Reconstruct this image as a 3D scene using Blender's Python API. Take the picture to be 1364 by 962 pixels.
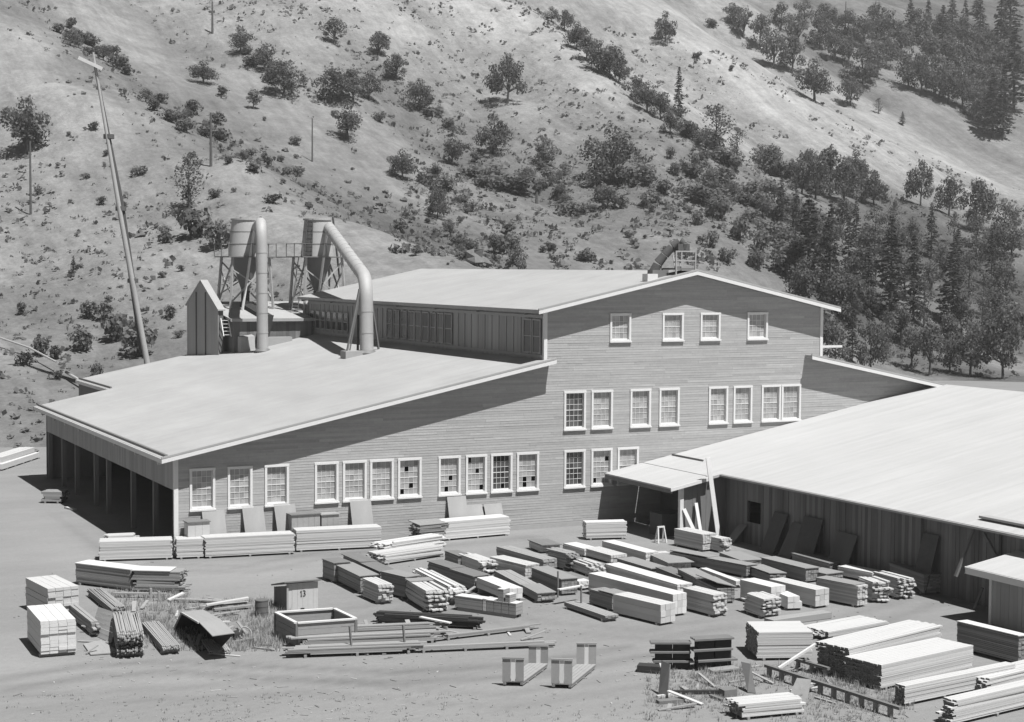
import bpy, math, random
import numpy as np
from mathutils import Vector, Matrix, Quaternion, noise as mnoise

# ---------------------------------------------------------------- scene, camera, light
for o in list(bpy.data.objects): bpy.data.objects.remove(o)
SC = bpy.context.scene
COL = SC.collection
R_ = random.Random(7)

CAMP = np.array([-22.2834, -83.5573, 14.8439])
RR = np.array([[0.89497, -0.44607, 0.00633],
               [0.01866, 0.05162, 0.99849],
               [0.44572, 0.89351, -0.05452]])
YAW, PIT, ROL = map(math.radians, (26.49515678, -3.19732704, 0.36243792))
_f = np.array([math.sin(YAW)*math.cos(PIT), math.cos(YAW)*math.cos(PIT), math.sin(PIT)])
_r = np.array([math.cos(YAW), -math.sin(YAW), 0.0]); _u = np.cross(_r, _f)
RR = np.array([_r*math.cos(ROL)+_u*math.sin(ROL), -_r*math.sin(ROL)+_u*math.cos(ROL), _f])
FOC = 2207.0
FWD = np.array([math.sin(YAW), math.cos(YAW), 0.0]); RGT = np.array([math.cos(YAW), -math.sin(YAW), 0.0])

cd = bpy.data.cameras.new('camera'); cam = bpy.data.objects.new('camera', cd); COL.objects.link(cam)
cd.sensor_width = 36.0; cd.sensor_fit = 'HORIZONTAL'; cd.lens = FOC/1364*36
cd.clip_start = 0.5; cd.clip_end = 5000
M = Matrix.Identity(4)
for i in range(3):
    M[i][0] = RR[0][i]; M[i][1] = RR[1][i]; M[i][2] = -RR[2][i]; M[i][3] = CAMP[i]
cam.matrix_world = M
SC.camera = cam
SC.render.resolution_x = 1024; SC.render.resolution_y = 722

SUN = Vector((-0.15, 0.47, -1.0)).normalized()
w = bpy.data.worlds.new("World"); SC.world = w; w.use_nodes = True
nt = w.node_tree; nt.nodes.clear()
sky = nt.nodes.new('ShaderNodeTexSky'); sky.sky_type = 'NISHITA'; sky.sun_disc = False
sky.sun_elevation = math.asin(-SUN.z); sky.sun_rotation = math.atan2(-SUN.x, -SUN.y)
sky.dust_density = 0.1; sky.air_density = 0.45; sky.altitude = 300
bw = nt.nodes.new('ShaderNodeSeparateColor')     # monochrome film behind a yellow-red filter: only the red of the sky counts
bg = nt.nodes.new('ShaderNodeBackground'); bg.inputs['Strength'].default_value = 0.05
wo = nt.nodes.new('ShaderNodeOutputWorld')
nt.links.new(sky.outputs[0], bw.inputs[0]); nt.links.new(bw.outputs[0], bg.inputs[0]); nt.links.new(bg.outputs[0], wo.inputs[0])
sl = bpy.data.lights.new('sun', 'SUN'); sl.energy = 5.0; sl.angle = math.radians(0.53); sl.color = (1, 0.995, 0.985)
so = bpy.data.objects.new('sun', sl); COL.objects.link(so); so.rotation_euler = SUN.to_track_quat('-Z', 'Y').to_euler()
so.location = (0, -40, 80)
SC.view_settings.view_transform = 'Standard'; SC.view_settings.look = 'None'
SC.view_settings.exposure = 0.70; SC.view_settings.gamma = 1.0
SC.view_settings.use_curve_mapping = False
HAZE = 0.0003

# ---------------------------------------------------------------- measuring helpers (photo pixel -> place)
def ray(x, y):
    d = np.array([x-682.0, -(y-481.0), FOC]); return RR.T @ d
def on(x, y, axis, val):
    d = ray(x, y); return CAMP + d*((val-CAMP[axis])/d[axis])
def gz(x, y, z=0.0): return on(x, y, 2, z)
def fy(x, y, v=0.0): return on(x, y, 1, v)
def fx(x, y, v=0.0): return on(x, y, 0, v)
def dp(x, y, t):
    d = ray(x, y); return CAMP + d*(t/(d @ FWD))
def depth(P): return float((np.array(P)-CAMP) @ FWD)
def zat(P, x, y):
    d = ray(x, y); return float(CAMP[2] + d[2]*(depth(P)/(d @ FWD)))

# ---------------------------------------------------------------- mesh helpers
class MB:
    def __init__(s): s.v = []; s.f = []
    def add(s, vs, fs):
        n = len(s.v); s.v += [tuple(map(float, p)) for p in vs]; s.f += [tuple(i+n for i in q) for q in fs]; return s
    def poly(s, pts): return s.add(pts, [tuple(range(len(pts)))])
    def hexa(s, a, b):                       # two quads, bottom and top, same winding
        return s.add(list(a)+list(b), [(3,2,1,0),(4,5,6,7),(0,1,5,4),(1,2,6,5),(2,3,7,6),(3,0,4,7)])
    def bx(s, x0, x1, y0, y1, z0, z1):
        return s.hexa([(x0,y0,z0),(x1,y0,z0),(x1,y1,z0),(x0,y1,z0)], [(x0,y0,z1),(x1,y0,z1),(x1,y1,z1),(x0,y1,z1)])
    def prism(s, pts, vec):                  # polygon extruded along vec
        n = len(pts); p = [np.array(q, float) for q in pts]; v = np.array(vec, float)
        return s.add(p+[q+v for q in p], [tuple(range(n))[::-1], tuple(range(n, 2*n))]+[(i,(i+1)%n,(i+1)%n+n,i+n) for i in range(n)])
    def bar(s, a, b, w, h, up=(0,0,1)):      # beam of section w x h from a to b
        a = np.array(a, float); b = np.array(b, float); d = b-a; d = d/np.linalg.norm(d)
        u = np.array(up, float); x = np.cross(d, u)
        if np.linalg.norm(x) < 1e-4: x = np.cross(d, np.array([1.0,0,0]))
        x = x/np.linalg.norm(x)*w/2; z = np.cross(x, d); z = z/np.linalg.norm(z)*h/2
        return s.hexa([a-x-z,a+x-z,a+x+z,a-x+z],[b-x-z,b+x-z,b+x+z,b-x+z])
    def tube(s, path, rad, n=10, caps=True):
        path = [np.array(q, float) for q in path]
        if not hasattr(rad, '__len__'): rad = [rad]*len(path)
        rings = []; ref = None
        for i, q in enumerate(path):
            d = path[min(i+1, len(path)-1)]-path[max(i-1, 0)]; d = d/np.linalg.norm(d)
            if ref is None: ref = np.array([1.0,0,0]) if abs(d[0]) < .9 else np.array([0,1.0,0])
            x = ref-d*(ref@d); x = x/np.linalg.norm(x); y = np.cross(d, x); ref = x
            rings.append([q+rad[i]*(x*math.cos(2*math.pi*k/n)+y*math.sin(2*math.pi*k/n)) for k in range(n)])
        fs = []
        for i in range(len(path)-1):
            for k in range(n): fs.append((i*n+k, i*n+(k+1)%n, (i+1)*n+(k+1)%n, (i+1)*n+k))
        if caps: fs.append(tuple(range(n))[::-1]); fs.append(tuple((len(path)-1)*n+k for k in range(n)))
        return s.add([p for r in rings for p in r], fs)
    def mesh(s, name, mat, smooth=False, off=(0,0,0)):
        me = bpy.data.meshes.new(name); ox, oy, oz = off
        me.from_pydata([(a-ox, b-oy, c-oz) for a, b, c in s.v], [], s.f)
        if mat: me.materials.append(mat)
        if smooth:
            me.polygons.foreach_set('use_smooth', [True]*len(me.polygons))
            try: me.set_sharp_from_angle(angle=math.radians(40))
            except Exception: pass
        me.update(); return me
    def build(s, name, mat, parent=None, smooth=False, local=False):
        off = (0,0,0)
        if parent is not None and not local:
            q = parent
            off = Vector((0,0,0))
            while q is not None: off = off+q.location; q = q.parent
        o = bpy.data.objects.new(name, s.mesh(name, mat, smooth, off)); COL.objects.link(o)
        if parent is not None: o.parent = parent
        return o
def thing(name, label, cat, loc=(0,0,0), group=None, rz=0.0):
    o = bpy.data.objects.new(name, None); COL.objects.link(o); o.location = [float(c) for c in loc]; o.rotation_euler = (0,0,rz)
    o.empty_display_size = 0.3
    return tag(o, label, cat, group)
def tag(o, label=None, cat=None, group=None, kind=None):
    if label: o['label'] = label
    if cat: o['category'] = cat
    if group: o['group'] = group
    if kind: o['kind'] = kind
    return o
def single(mb, name, mat, label, cat, group=None, loc=None, smooth=False):
    loc = loc if loc is not None else np.min(np.array(mb.v), axis=0)
    o = bpy.data.objects.new(name, mb.mesh(name, mat, smooth, [float(c) for c in loc])); COL.objects.link(o)
    o.location = [float(c) for c in loc]; return tag(o, label, cat, group)

# ---------------------------------------------------------------- materials (all neutral greys: a monochrome print)
MATS = {}; ALB = 0.62        # scales all greys down so less bounced light fills shadows; exposure makes up
def mk(name, v, isl=0.0, layers=(), rough=0.85, spec=0.2, bump=0.0, bscale=20.0, bst=(1,1,1), attr=None, metal=0.0, coord='Object', end_dark=0.0):
    """grey v, per-island spread isl, layers of (scale,(sx,sy,sz),amplitude[,detail])"""
    m = bpy.data.materials.new(name); m.use_nodes = True; t = m.node_tree; N = t.nodes; L = t.links
    b = N['Principled BSDF']; b.inputs['Roughness'].default_value = rough; b.inputs['Specular IOR Level'].default_value = spec
    b.inputs['Metallic'].default_value = metal
    tc = N.new('ShaderNodeTexCoord')
    def math_(op, a, c):
        n = N.new('ShaderNodeMath'); n.operation = op
        for k, q in enumerate((a, c)):
            if isinstance(q, (int, float)): n.inputs[k].default_value = q
            else: L.new(q, n.inputs[k])
        return n.outputs[0]
    if attr:
        at = N.new('ShaderNodeAttribute'); at.attribute_name = attr; cur = at.outputs['Fac']
    else:
        vn = N.new('ShaderNodeValue'); vn.outputs[0].default_value = v*ALB; cur = vn.outputs[0]
    rnd = None
    if isl or layers:
        g = N.new('ShaderNodeNewGeometry'); rnd = g.outputs['Random Per Island']
    if isl:
        cur = math_('MULTIPLY', cur, math_('ADD', math_('MULTIPLY', math_('SUBTRACT', rnd, 0.5), isl*2), 1.0))
    for ly in layers:
        sc, st, amp = ly[:3]; det = ly[3] if len(ly) > 3 else 4.0
        mp = N.new('ShaderNodeMapping'); mp.inputs['Scale'].default_value = st; L.new(tc.outputs[coord], mp.inputs['Vector'])
        vec = mp.outputs[0]
        if isl:
            va = N.new('ShaderNodeVectorMath'); va.operation = 'ADD'; L.new(vec, va.inputs[0])
            cx = N.new('ShaderNodeCombineXYZ'); r17 = math_('MULTIPLY', rnd, 37.0)
            for k in range(3): L.new(r17, cx.inputs[k])
            L.new(cx.outputs[0], va.inputs[1]); vec = va.outputs[0]
        nz = N.new('ShaderNodeTexNoise'); nz.inputs['Scale'].default_value = sc; nz.inputs['Detail'].default_value = det
        nz.inputs['Roughness'].default_value = 0.6; L.new(vec, nz.inputs['Vector'])
        cur = math_('MULTIPLY', cur, math_('ADD', math_('MULTIPLY', math_('SUBTRACT', nz.outputs['Fac'], 0.5), amp*2), 1.0))
    if end_dark:                             # board ends (local y) darker: weathered grain, and their shade put into the colour
        sx = N.new('ShaderNodeSeparateXYZ'); L.new(tc.outputs['Normal'], sx.inputs[0])
        ab = math_('GREATER_THAN', math_('ABSOLUTE', sx.outputs['Y'], 0), .8)
        cur = math_('MULTIPLY', cur, math_('SUBTRACT', 1.0, math_('MULTIPLY', ab, end_dark)))
    cc = N.new('ShaderNodeCombineColor')
    for k in range(3): L.new(cur, cc.inputs[k])
    L.new(cc.outputs[0], b.inputs['Base Color'])
    if bump:
        mp = N.new('ShaderNodeMapping'); mp.inputs['Scale'].default_value = bst; L.new(tc.outputs['Object'], mp.inputs['Vector'])
        nz = N.new('ShaderNodeTexNoise'); nz.inputs['Scale'].default_value = bscale; nz.inputs['Detail'].default_value = 5
        L.new(mp.outputs[0], nz.inputs['Vector'])
        bp = N.new('ShaderNodeBump'); bp.inputs['Strength'].default_value = 1.0; bp.inputs['Distance'].default_value = bump
        L.new(nz.outputs['Fac'], bp.inputs['Height']); L.new(bp.outputs[0], b.inputs['Normal'])
    MATS[name] = m; return m
G = (1,1,1)
m_roof = mk('roll_roofing', .50, layers=[(.12,(1,.6,1),.13),(.45,(1,.5,1),.16),(1.2,(.15,1.2,1),.10),(6,G,.07),(.9,(.1,3.2,.1),.08,2)], rough=.8, bump=.01, bscale=8)
m_roofw = mk('board_roofing', .60, layers=[(.2,(1,1,1),.09),(1.4,(.07,1.6,.07),.17),(7,(.15,2.5,.15),.10)], rough=.8, bump=.01, bscale=5, bst=(.1,1,.1))
m_siding = mk('weathered_siding', .50, isl=.07, layers=[(1.1,(2.2,1,.14),.12),(.22,(.6,1,1),.18),(.5,(.25,1,1.2),.18),(2.2,(.12,1,6),.22),(9,(1,1,1),.12)], rough=.9)
m_trim = mk('white_trim', .92, layers=[(3,G,.06),(14,G,.05)], rough=.7)
m_dull = mk('dull_trim', .48, layers=[(3,G,.12)], rough=.8)
m_wallshade = mk('aisle_boarding', .46, isl=.12, layers=[(1.5,(1,1,.15),.18)], rough=.9)
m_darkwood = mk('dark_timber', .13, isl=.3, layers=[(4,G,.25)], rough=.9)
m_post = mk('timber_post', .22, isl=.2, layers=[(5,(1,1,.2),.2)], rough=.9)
m_glass = mk('dusty_pane', .46, isl=.16, layers=[(1.3,(1,1,.8),.55,3),(5,G,.12)], rough=.4, spec=.4)
m_glassd = mk('dark_pane', .085, isl=.6, layers=[(2,G,.3)], rough=.15, spec=.5)
m_black = mk('black_interior', .02, rough=1, spec=0)
m_tin = mk('galvanised_tin', .56, layers=[(1.2,(1,1,.4),.16),(6,G,.08)], rough=.65, spec=.3, metal=.1)
m_tind = mk('dull_tin', .22, layers=[(1.5,G,.15)], rough=.6, spec=.4)
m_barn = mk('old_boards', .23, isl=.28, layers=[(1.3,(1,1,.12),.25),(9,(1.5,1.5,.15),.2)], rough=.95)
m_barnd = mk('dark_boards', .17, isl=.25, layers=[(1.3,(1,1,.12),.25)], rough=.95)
# lumber: local y is the length of every stack
m_fresh = mk('fresh_lumber', .66, isl=.20, layers=[(3,(3,.2,3),.10),(14,(4,.25,4),.05)], rough=.8)
m_bright = mk('bright_lumber', .78, isl=.2, layers=[(3,(3,.2,3),.08)], rough=.8)
m_fend = mk('fresh_lumber_dark_ends', .68, isl=.18, layers=[(3,(3,.2,3),.10)], rough=.8, end_dark=.68)
m_aged = mk('aged_lumber', .40, isl=.22, layers=[(3,(3,.2,3),.14),(14,(4,.25,4),.1)], rough=.9)
m_grey = mk('grey_lumber', .34, isl=.25, layers=[(3,(3,.2,3),.16)], rough=.9)
m_cover = mk('grey_cover_board', .34, isl=.14, layers=[(1.5,(3,.3,3),.14),(9,G,.06)], rough=.9)
m_coverd = mk('dark_cover_board', .23, isl=.2, layers=[(1.5,(3,.3,3),.2)], rough=.9)
m_black2 = mk('black_wood_and_shade', .055, isl=.4, layers=[(4,G,.2)], rough=.8)  # black wood; also the shade in the bin, rack gaps and roof band
m_rust = mk('rusty_drum_steel', .20, layers=[(3,G,.3),(11,G,.2)], rough=.8, metal=.2)
m_rock = mk('basalt_rock', .20, layers=[(1.5,G,.4),(6,G,.3)], rough=.95, bump=.05, bscale=6)
m_bark = mk('bark', .11, layers=[(4,(1,1,.3),.3)], rough=.95)
m_leaf = mk('oak_foliage', .20, isl=.55, rough=.8, spec=.1)
m_leafl = mk('pale_foliage', .23, isl=.5, rough=.8, spec=.1)
m_needle = mk('pine_needles', .13, isl=.45, rough=.8, spec=.1)
m_brush = mk('dry_brush', .28, isl=.35, rough=.9, spec=.05)
m_weed = mk('dry_weed', .58, isl=.35, rough=.9, spec=.05)
m_log = mk('peeled_log', .50, layers=[(2,(1,1,.2),.2)], rough=.85)
m_pole = mk('utility_pole_wood', .15, layers=[(4,(1,1,.2),.2)], rough=.9)
m_ink = mk('sign_paint', .05, rough=.8)

def translucent(m, f):
    """thin leaves pass part of the light through"""
    t = m.node_tree; N = t.nodes; b = N['Principled BSDF']; out = N['Material Output']
    tr = N.new('ShaderNodeBsdfTranslucent'); mx = N.new('ShaderNodeMixShader'); mx.inputs[0].default_value = f
    src = b.inputs['Base Color'].links[0].from_socket; t.links.new(src, tr.inputs['Color'])
    t.links.new(b.outputs[0], mx.inputs[1]); t.links.new(tr.outputs[0], mx.inputs[2]); t.links.new(mx.outputs[0], out.inputs['Surface'])
for m_ in (m_leaf, m_leafl, m_needle, m_brush, m_weed): translucent(m_, .5)
# ---------------------------------------------------------------- ground and hillside
m_ground = mk('packed_dirt', .32, layers=[(.05,(1,1,1),.16),(.16,(.5,1.6,1),.16),(.9,(.6,1.4,1),.09),(4,G,.10),(14,G,.10),(40,G,.10)], rough=.95, spec=.1, bump=.04, bscale=3, attr='tone')
gm = MB()
xs = np.concatenate([np.linspace(-2500,-60,6), np.arange(-46,74,.55), np.linspace(90,2500,6)])
ys = np.concatenate([np.linspace(-2500,-80,6), np.arange(-62,6,.55), np.array([20,60,120]), np.linspace(250,2500,5)])
NX, NY = len(xs), len(ys)
gx, gy = np.meshgrid(xs, ys); gt_ = np.full(gx.shape, .315)
def lane(pxs, w_, f, off=0.0):             # toned ground band, such as a worn wheel track: polyline on the ground, width, tone factor
    global gt_
    P = np.array([gz(*q)[:2] for q in pxs]); D = np.full(gx.shape, 1e9)
    for p, q in zip(P[:-1], P[1:]):
        d = q-p; L = np.linalg.norm(d); d = d/L; n_ = np.array([-d[1], d[0]]); p2 = p+n_*off
        u = np.clip((gx-p2[0])*d[0]+(gy-p2[1])*d[1], 0, L); D = np.minimum(D, np.hypot(gx-p2[0]-d[0]*u, gy-p2[1]-d[1]*u))
    jit = np.array([[1+.35*mnoise.noise(Vector((x*.3, y*.3, off))) if abs(x) < 80 and abs(y) < 80 else 1 for x in xs] for y in ys])
    gt_ = gt_*(1+(f-1)*np.exp(-(D/(w_*jit))**2))
for o_ in (-.8,.8):
    lane([(5,912),(120,893),(240,888),(345,895),(520,903),(700,893),(850,868)], .42, .74, o_); lane([(0,938),(200,925),(420,915),(660,935),(860,905)], .4, .86, o_)
    lane([(25,690),(110,700),(190,755),(330,758),(440,738),(560,715)], .4, .86, o_); lane([(400,830),(560,800),(720,835),(870,845),(960,830)], .4, .88, o_)
    lane([(1140,830),(1230,800),(1300,800)], .45, .85, o_)
lane([(0,860),(30,900),(300,905),(600,920),(850,900)], 2.2, 1.08); lane([(40,700),(200,775),(420,755),(620,720)], 2.6, 1.07); lane([(20,650),(60,720),(110,740)], 2.5, 1.06)
lane([(230,745),(520,735),(700,716)], 1.0, .80); lane([(600,790),(900,760),(1100,750),(1220,775)], 5.0, .86); lane([(1050,740),(1180,765)], 1.4, .78); lane([(60,830),(330,830)], 3.0, .92)  # broad darker bands around the stacks and along the wing wall
gm.add([(x, y, 0.0) for y in ys for x in xs], [(j*NX+i, j*NX+i+1, (j+1)*NX+i+1, (j+1)*NX+i) for j in range(NY-1) for i in range(NX-1)])
go = gm.build('ground', m_ground); tag(go, kind='structure')
ga = go.data.attributes.new('tone', 'FLOAT', 'POINT'); ga.data.foreach_set('value', (gt_.ravel()*ALB).astype(np.float32))

# hill: surface points surveyed as (column, row, distance, ground tone)
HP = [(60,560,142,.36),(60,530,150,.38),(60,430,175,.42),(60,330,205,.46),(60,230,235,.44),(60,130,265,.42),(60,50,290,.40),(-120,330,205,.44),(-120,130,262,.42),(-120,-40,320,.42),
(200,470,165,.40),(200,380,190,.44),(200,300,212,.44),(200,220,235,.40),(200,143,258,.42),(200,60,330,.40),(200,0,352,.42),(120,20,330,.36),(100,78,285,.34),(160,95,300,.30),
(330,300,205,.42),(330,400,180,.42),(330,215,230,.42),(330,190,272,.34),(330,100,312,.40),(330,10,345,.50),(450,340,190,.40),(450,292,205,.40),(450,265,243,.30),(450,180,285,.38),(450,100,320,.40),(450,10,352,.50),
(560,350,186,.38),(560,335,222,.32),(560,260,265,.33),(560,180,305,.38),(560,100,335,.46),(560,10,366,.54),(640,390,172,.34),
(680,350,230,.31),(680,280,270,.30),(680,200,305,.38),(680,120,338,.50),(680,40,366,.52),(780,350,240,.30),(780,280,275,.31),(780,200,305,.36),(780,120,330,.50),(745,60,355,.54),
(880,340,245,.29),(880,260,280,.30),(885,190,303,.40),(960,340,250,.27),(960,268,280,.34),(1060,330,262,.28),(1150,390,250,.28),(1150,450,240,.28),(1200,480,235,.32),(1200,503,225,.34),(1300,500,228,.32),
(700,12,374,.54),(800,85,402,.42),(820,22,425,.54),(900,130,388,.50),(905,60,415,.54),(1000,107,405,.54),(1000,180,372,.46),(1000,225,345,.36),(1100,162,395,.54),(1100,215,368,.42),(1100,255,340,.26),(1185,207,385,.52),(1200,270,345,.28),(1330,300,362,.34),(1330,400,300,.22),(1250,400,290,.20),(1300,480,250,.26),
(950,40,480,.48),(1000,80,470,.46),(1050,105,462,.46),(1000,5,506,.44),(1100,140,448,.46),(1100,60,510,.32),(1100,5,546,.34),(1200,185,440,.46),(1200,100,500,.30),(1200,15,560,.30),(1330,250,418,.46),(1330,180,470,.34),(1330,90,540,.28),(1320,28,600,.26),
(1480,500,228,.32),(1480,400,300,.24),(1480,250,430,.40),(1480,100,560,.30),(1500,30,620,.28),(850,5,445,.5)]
pts = []; tone = []; hh = []
for x, y, t, c in HP:
    P = dp(x, y, t)-CAMP; pts.append((P @ RGT, P @ FWD)); hh.append(P[2]+CAMP[2]); tone.append(c)
def flat(s, t, z, c=.34): pts.append((s, t)); hh.append(z); tone.append(c)
for s in range(-260, 330, 45):
    flat(s, 60, -2.5); flat(s, 105, -2.0)
for s in (-55,-38,-20,0,20): flat(s, 128, -1.2, .36)
for s in (0, 25, 50): flat(s, 148, -1.0)
for s in (40, 75, 110, 150, 200): flat(s, 165, -1.2); flat(s+10, 205, -.6)
flat(-12,152,.5,.36); flat(-75,135,-.3,.36); flat(-120,135,0)
for s, t, z in ((-330,200,40),(-330,330,110),(-250,450,140),(-100,470,118),(-180,300,75),(-320,480,170),(0,480,105),(-60,620,150),(100,640,125),(40,560,112),(200,660,122),(320,660,110),(330,480,60),(330,350,22),(300,250,2),(-250,700,190),(0,720,160),(330,720,120),(-250,160,12)):
    flat(s, t, z, .34)
pts = np.array(pts, float); hh = np.array(hh); tone = np.array(tone)
def kern(A, B, c=9.0): return np.sqrt(((A[:,None,:]-B[None,:,:])**2).sum(-1)+c*c)
PA = np.c_[np.ones(len(pts)), pts/100.0]
K = np.zeros((len(pts)+3,)*2); K[:len(pts),:len(pts)] = kern(pts, pts)+np.eye(len(pts))*-0.4; K[:len(pts),len(pts):] = PA; K[len(pts):,:len(pts)] = PA.T
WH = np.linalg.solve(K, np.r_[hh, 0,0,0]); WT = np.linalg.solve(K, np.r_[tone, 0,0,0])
S0, S1, T0, T1, DS = -330.0, 340.0, 100.0, 720.0, 3.2
ss = np.arange(S0, S1, DS); tt = np.arange(T0, T1, DS); NS, NT = len(ss), len(tt)
gs, gt = np.meshgrid(ss, tt); Q = np.c_[gs.ravel(), gt.ravel()]
HZ = np.zeros(len(Q)); TN = np.zeros(len(Q))
for a in range(0, len(Q), 8000):
    q = Q[a:a+8000]; B = np.c_[kern(q, pts), np.ones(len(q)), q/100.0]; HZ[a:a+8000] = B @ WH; TN[a:a+8000] = B @ WT
def streak(s, t):                          # gullies and ribs running down the fall line
    a = s*.80+t*.60; b = -s*.60+t*.80
    return mnoise.fractal(Vector((a*.055, b*.012, 4.4)), 1.0, 2.0, 3)
nzv = np.array([mnoise.fractal(Vector((s*.022, t*.022, 3.1)), 1.0, 2.0, 4)*1.5 + mnoise.noise(Vector((s*.15, t*.15, 9.0)))*.35 + streak(s, t)*1.7 for s, t in Q])
lift = np.clip((HZ+.5)/6.0, 0, 1)
HZ = HZ + nzv*lift
HG = HZ.reshape(NT, NS)
def hill_z(s, t):
    a = min(max((s-S0)/DS, 0), NS-1.001); b = min(max((t-T0)/DS, 0), NT-1.001); i, j = int(a), int(b); a -= i; b -= j
    return (HG[j,i]*(1-a)+HG[j,i+1]*a)*(1-b)+(HG[j+1,i]*(1-a)+HG[j+1,i+1]*a)*b
def hit(px, py, t0=118.0):
    d = ray(px, py); d = d/(d @ FWD); t = t0
    while t < 715:
        P = CAMP+d*t; z = hill_z(float((P-CAMP) @ RGT), t)
        if P[2] <= max(z, 0.0): return np.array([P[0], P[1], max(z, 0.0)])
        t += .6
    P = CAMP+d*560; return np.array([P[0], P[1], hill_z(float((P-CAMP) @ RGT), 560)])
def wpt(s, t, z): return (CAMP[0]+s*RGT[0]+t*FWD[0], CAMP[1]+s*RGT[1]+t*FWD[1], z)
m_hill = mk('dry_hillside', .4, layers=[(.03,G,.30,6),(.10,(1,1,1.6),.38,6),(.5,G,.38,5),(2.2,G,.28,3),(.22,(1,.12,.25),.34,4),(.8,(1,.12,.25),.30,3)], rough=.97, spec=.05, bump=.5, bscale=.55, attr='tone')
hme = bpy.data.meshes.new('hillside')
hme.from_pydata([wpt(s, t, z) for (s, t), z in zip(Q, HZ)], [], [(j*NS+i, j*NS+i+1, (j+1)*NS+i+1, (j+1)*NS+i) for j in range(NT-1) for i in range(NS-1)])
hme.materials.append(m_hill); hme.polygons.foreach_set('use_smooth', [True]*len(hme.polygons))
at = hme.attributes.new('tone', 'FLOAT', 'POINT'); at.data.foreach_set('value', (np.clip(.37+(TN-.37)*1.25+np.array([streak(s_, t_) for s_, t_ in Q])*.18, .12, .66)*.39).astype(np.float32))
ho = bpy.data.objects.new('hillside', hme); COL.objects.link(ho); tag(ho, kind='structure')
# ---------------------------------------------------------------- the mill
mill = thing('mill_building', 'large three-tiered wooden mill with low aisles and white-framed windows on its plank front', 'mill', (0,0,0))
KL, ZL = .205, 5.10                       # low aisle roof plane (top): z = ZL + KL*(X+.8)
def zlow(x): return ZL+KL*(x+.8)
KT = .215; RX, RZ = 31.15, 14.78          # tall roof ridge
def ztall(x): return RZ-KT*abs(x-RX)
def zright(x): return 9.62-.2*(x-39.6)
def xl(z):
    if z < 4.95: return 0.0
    if z < 9.3: return max(0.0, (z-ZL+.18)/KL-.8)
    if z < 12.5: return 21.4
    return max(21.4, RX-(RZ-.18-z)/KT)
def xr(z):
    if z < 9.2: return min(56.0, 39.6+(9.62-.18-z)/.2)
    if z < 12.5: return 40.9
    return min(40.9, RX+(RZ-.18-z)/KT)
WIN = []                                  # x0,x1,z0,z1,cols,rows,dark,broken
def wrow(pxs, z0, z1, cols, rows, info={}):
    for i, (a, b) in enumerate(pxs):
        zm = (z0+z1)/2
        # find columns on the facade for these photo columns
        ym = zpix(zm, (a+b)/2)
        x0 = fy(a, ym)[0]; x1 = fy(b, ym)[0]; d, br = info.get(i, (0, ()))
        WIN.append((x0, x1, z0, z1, cols, rows, d, br))
def zpix(z, px):
    lo, hi = 300.0, 800.0
    for _ in range(40):
        m = (lo+hi)/2
        if fy(px, m)[2] > z: lo = m
        else: hi = m
    return lo
wrow([(252.4,286.3),(303,336),(352.4,384.5),(418.9,450.5),(456.3,488),(492.5,524),(529.6,561),(583.6,613),(620,648),(653.5,682),(688,717.3),(751,779),(787,815),(822,850)],
     2.19, 4.42, 4, 6, {6:(0,((1,1),(2,4),(0,5))), 7:(0,((2,3),(1,5))), 8:(0,((0,0),(2,2),(3,5))), 9:(1,((2,5),)), 10:(0,((1,4),(1,5),(3,4))), 11:(1,()), 12:(0,((3,1),(0,5)))})
wrow([(750.9,779.8),(787.3,815.7),(839,866.4),(877.6,904.4),(943.5,969),(976.4,1001.3)], 5.54, 7.83, 4, 6, {0:(1,())})
wrow([(1013.8,1039.4),(1040.4,1066)], 5.54, 7.83, 4, 6)
wrow([(812.2,840),(882,910),(932.5,959),(995,1022)], 10.58, 12.28, 4, 4)

sd = MB(); rs = random.Random(3)
z = 0.0; CH = 0.145
while z < 14.6:
    z0, z1 = z, min(z+CH+.012, 14.7)
    L0, L1, R0, R1 = xl(z0+.001), xl(z1), xr(z0+.001), xr(z1)
    cuts = []
    for (wx0, wx1, wz0, wz1, *_r) in WIN:
        if z0 < wz1-.13 and z1 > wz0+.16: cuts.append((wx0+.05, wx1-.05))
    cuts.sort(); segs = []; cur = None
    a = (L0, L1)
    for c in cuts:
        segs.append((a[0], a[1], c[0], c[0])); a = (c[1], c[1])
    segs.append((a[0], a[1], R0, R1))
    for (a0, a1, b0, b1) in segs:
        if b0-a0 < .05: continue
        js = [a0]; q = a0+rs.uniform(.8, 5)
        while q < b0-.6: js.append(q); q += rs.uniform(3.2, 5.6)
        js.append(b0)
        for k in range(len(js)-1):
            p0 = js[k]; p1 = js[k+1]; t0 = a1 if k == 0 else p0; t1 = b1 if k == len(js)-2 else p1
            t0 = max(t0, p0) if k == 0 and a1 > a0 else t0
            if t1 <= t0: t1 = t0+.01
            y0 = -.020+rs.uniform(-.004,.003); y1 = -.010
            sd.add([(p0+.002,y0,z0),(p1-.002,y0,z0),(t1-.002,y1,z1),(t0+.002,y1,z1),(p0+.002,.01,z0),(p1-.002,.01,z0)], [(0,1,2,3),(4,5,1,0)])
    z += CH
o = sd.build('siding', m_siding, mill); o['kind'] = 'stuff'

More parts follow.
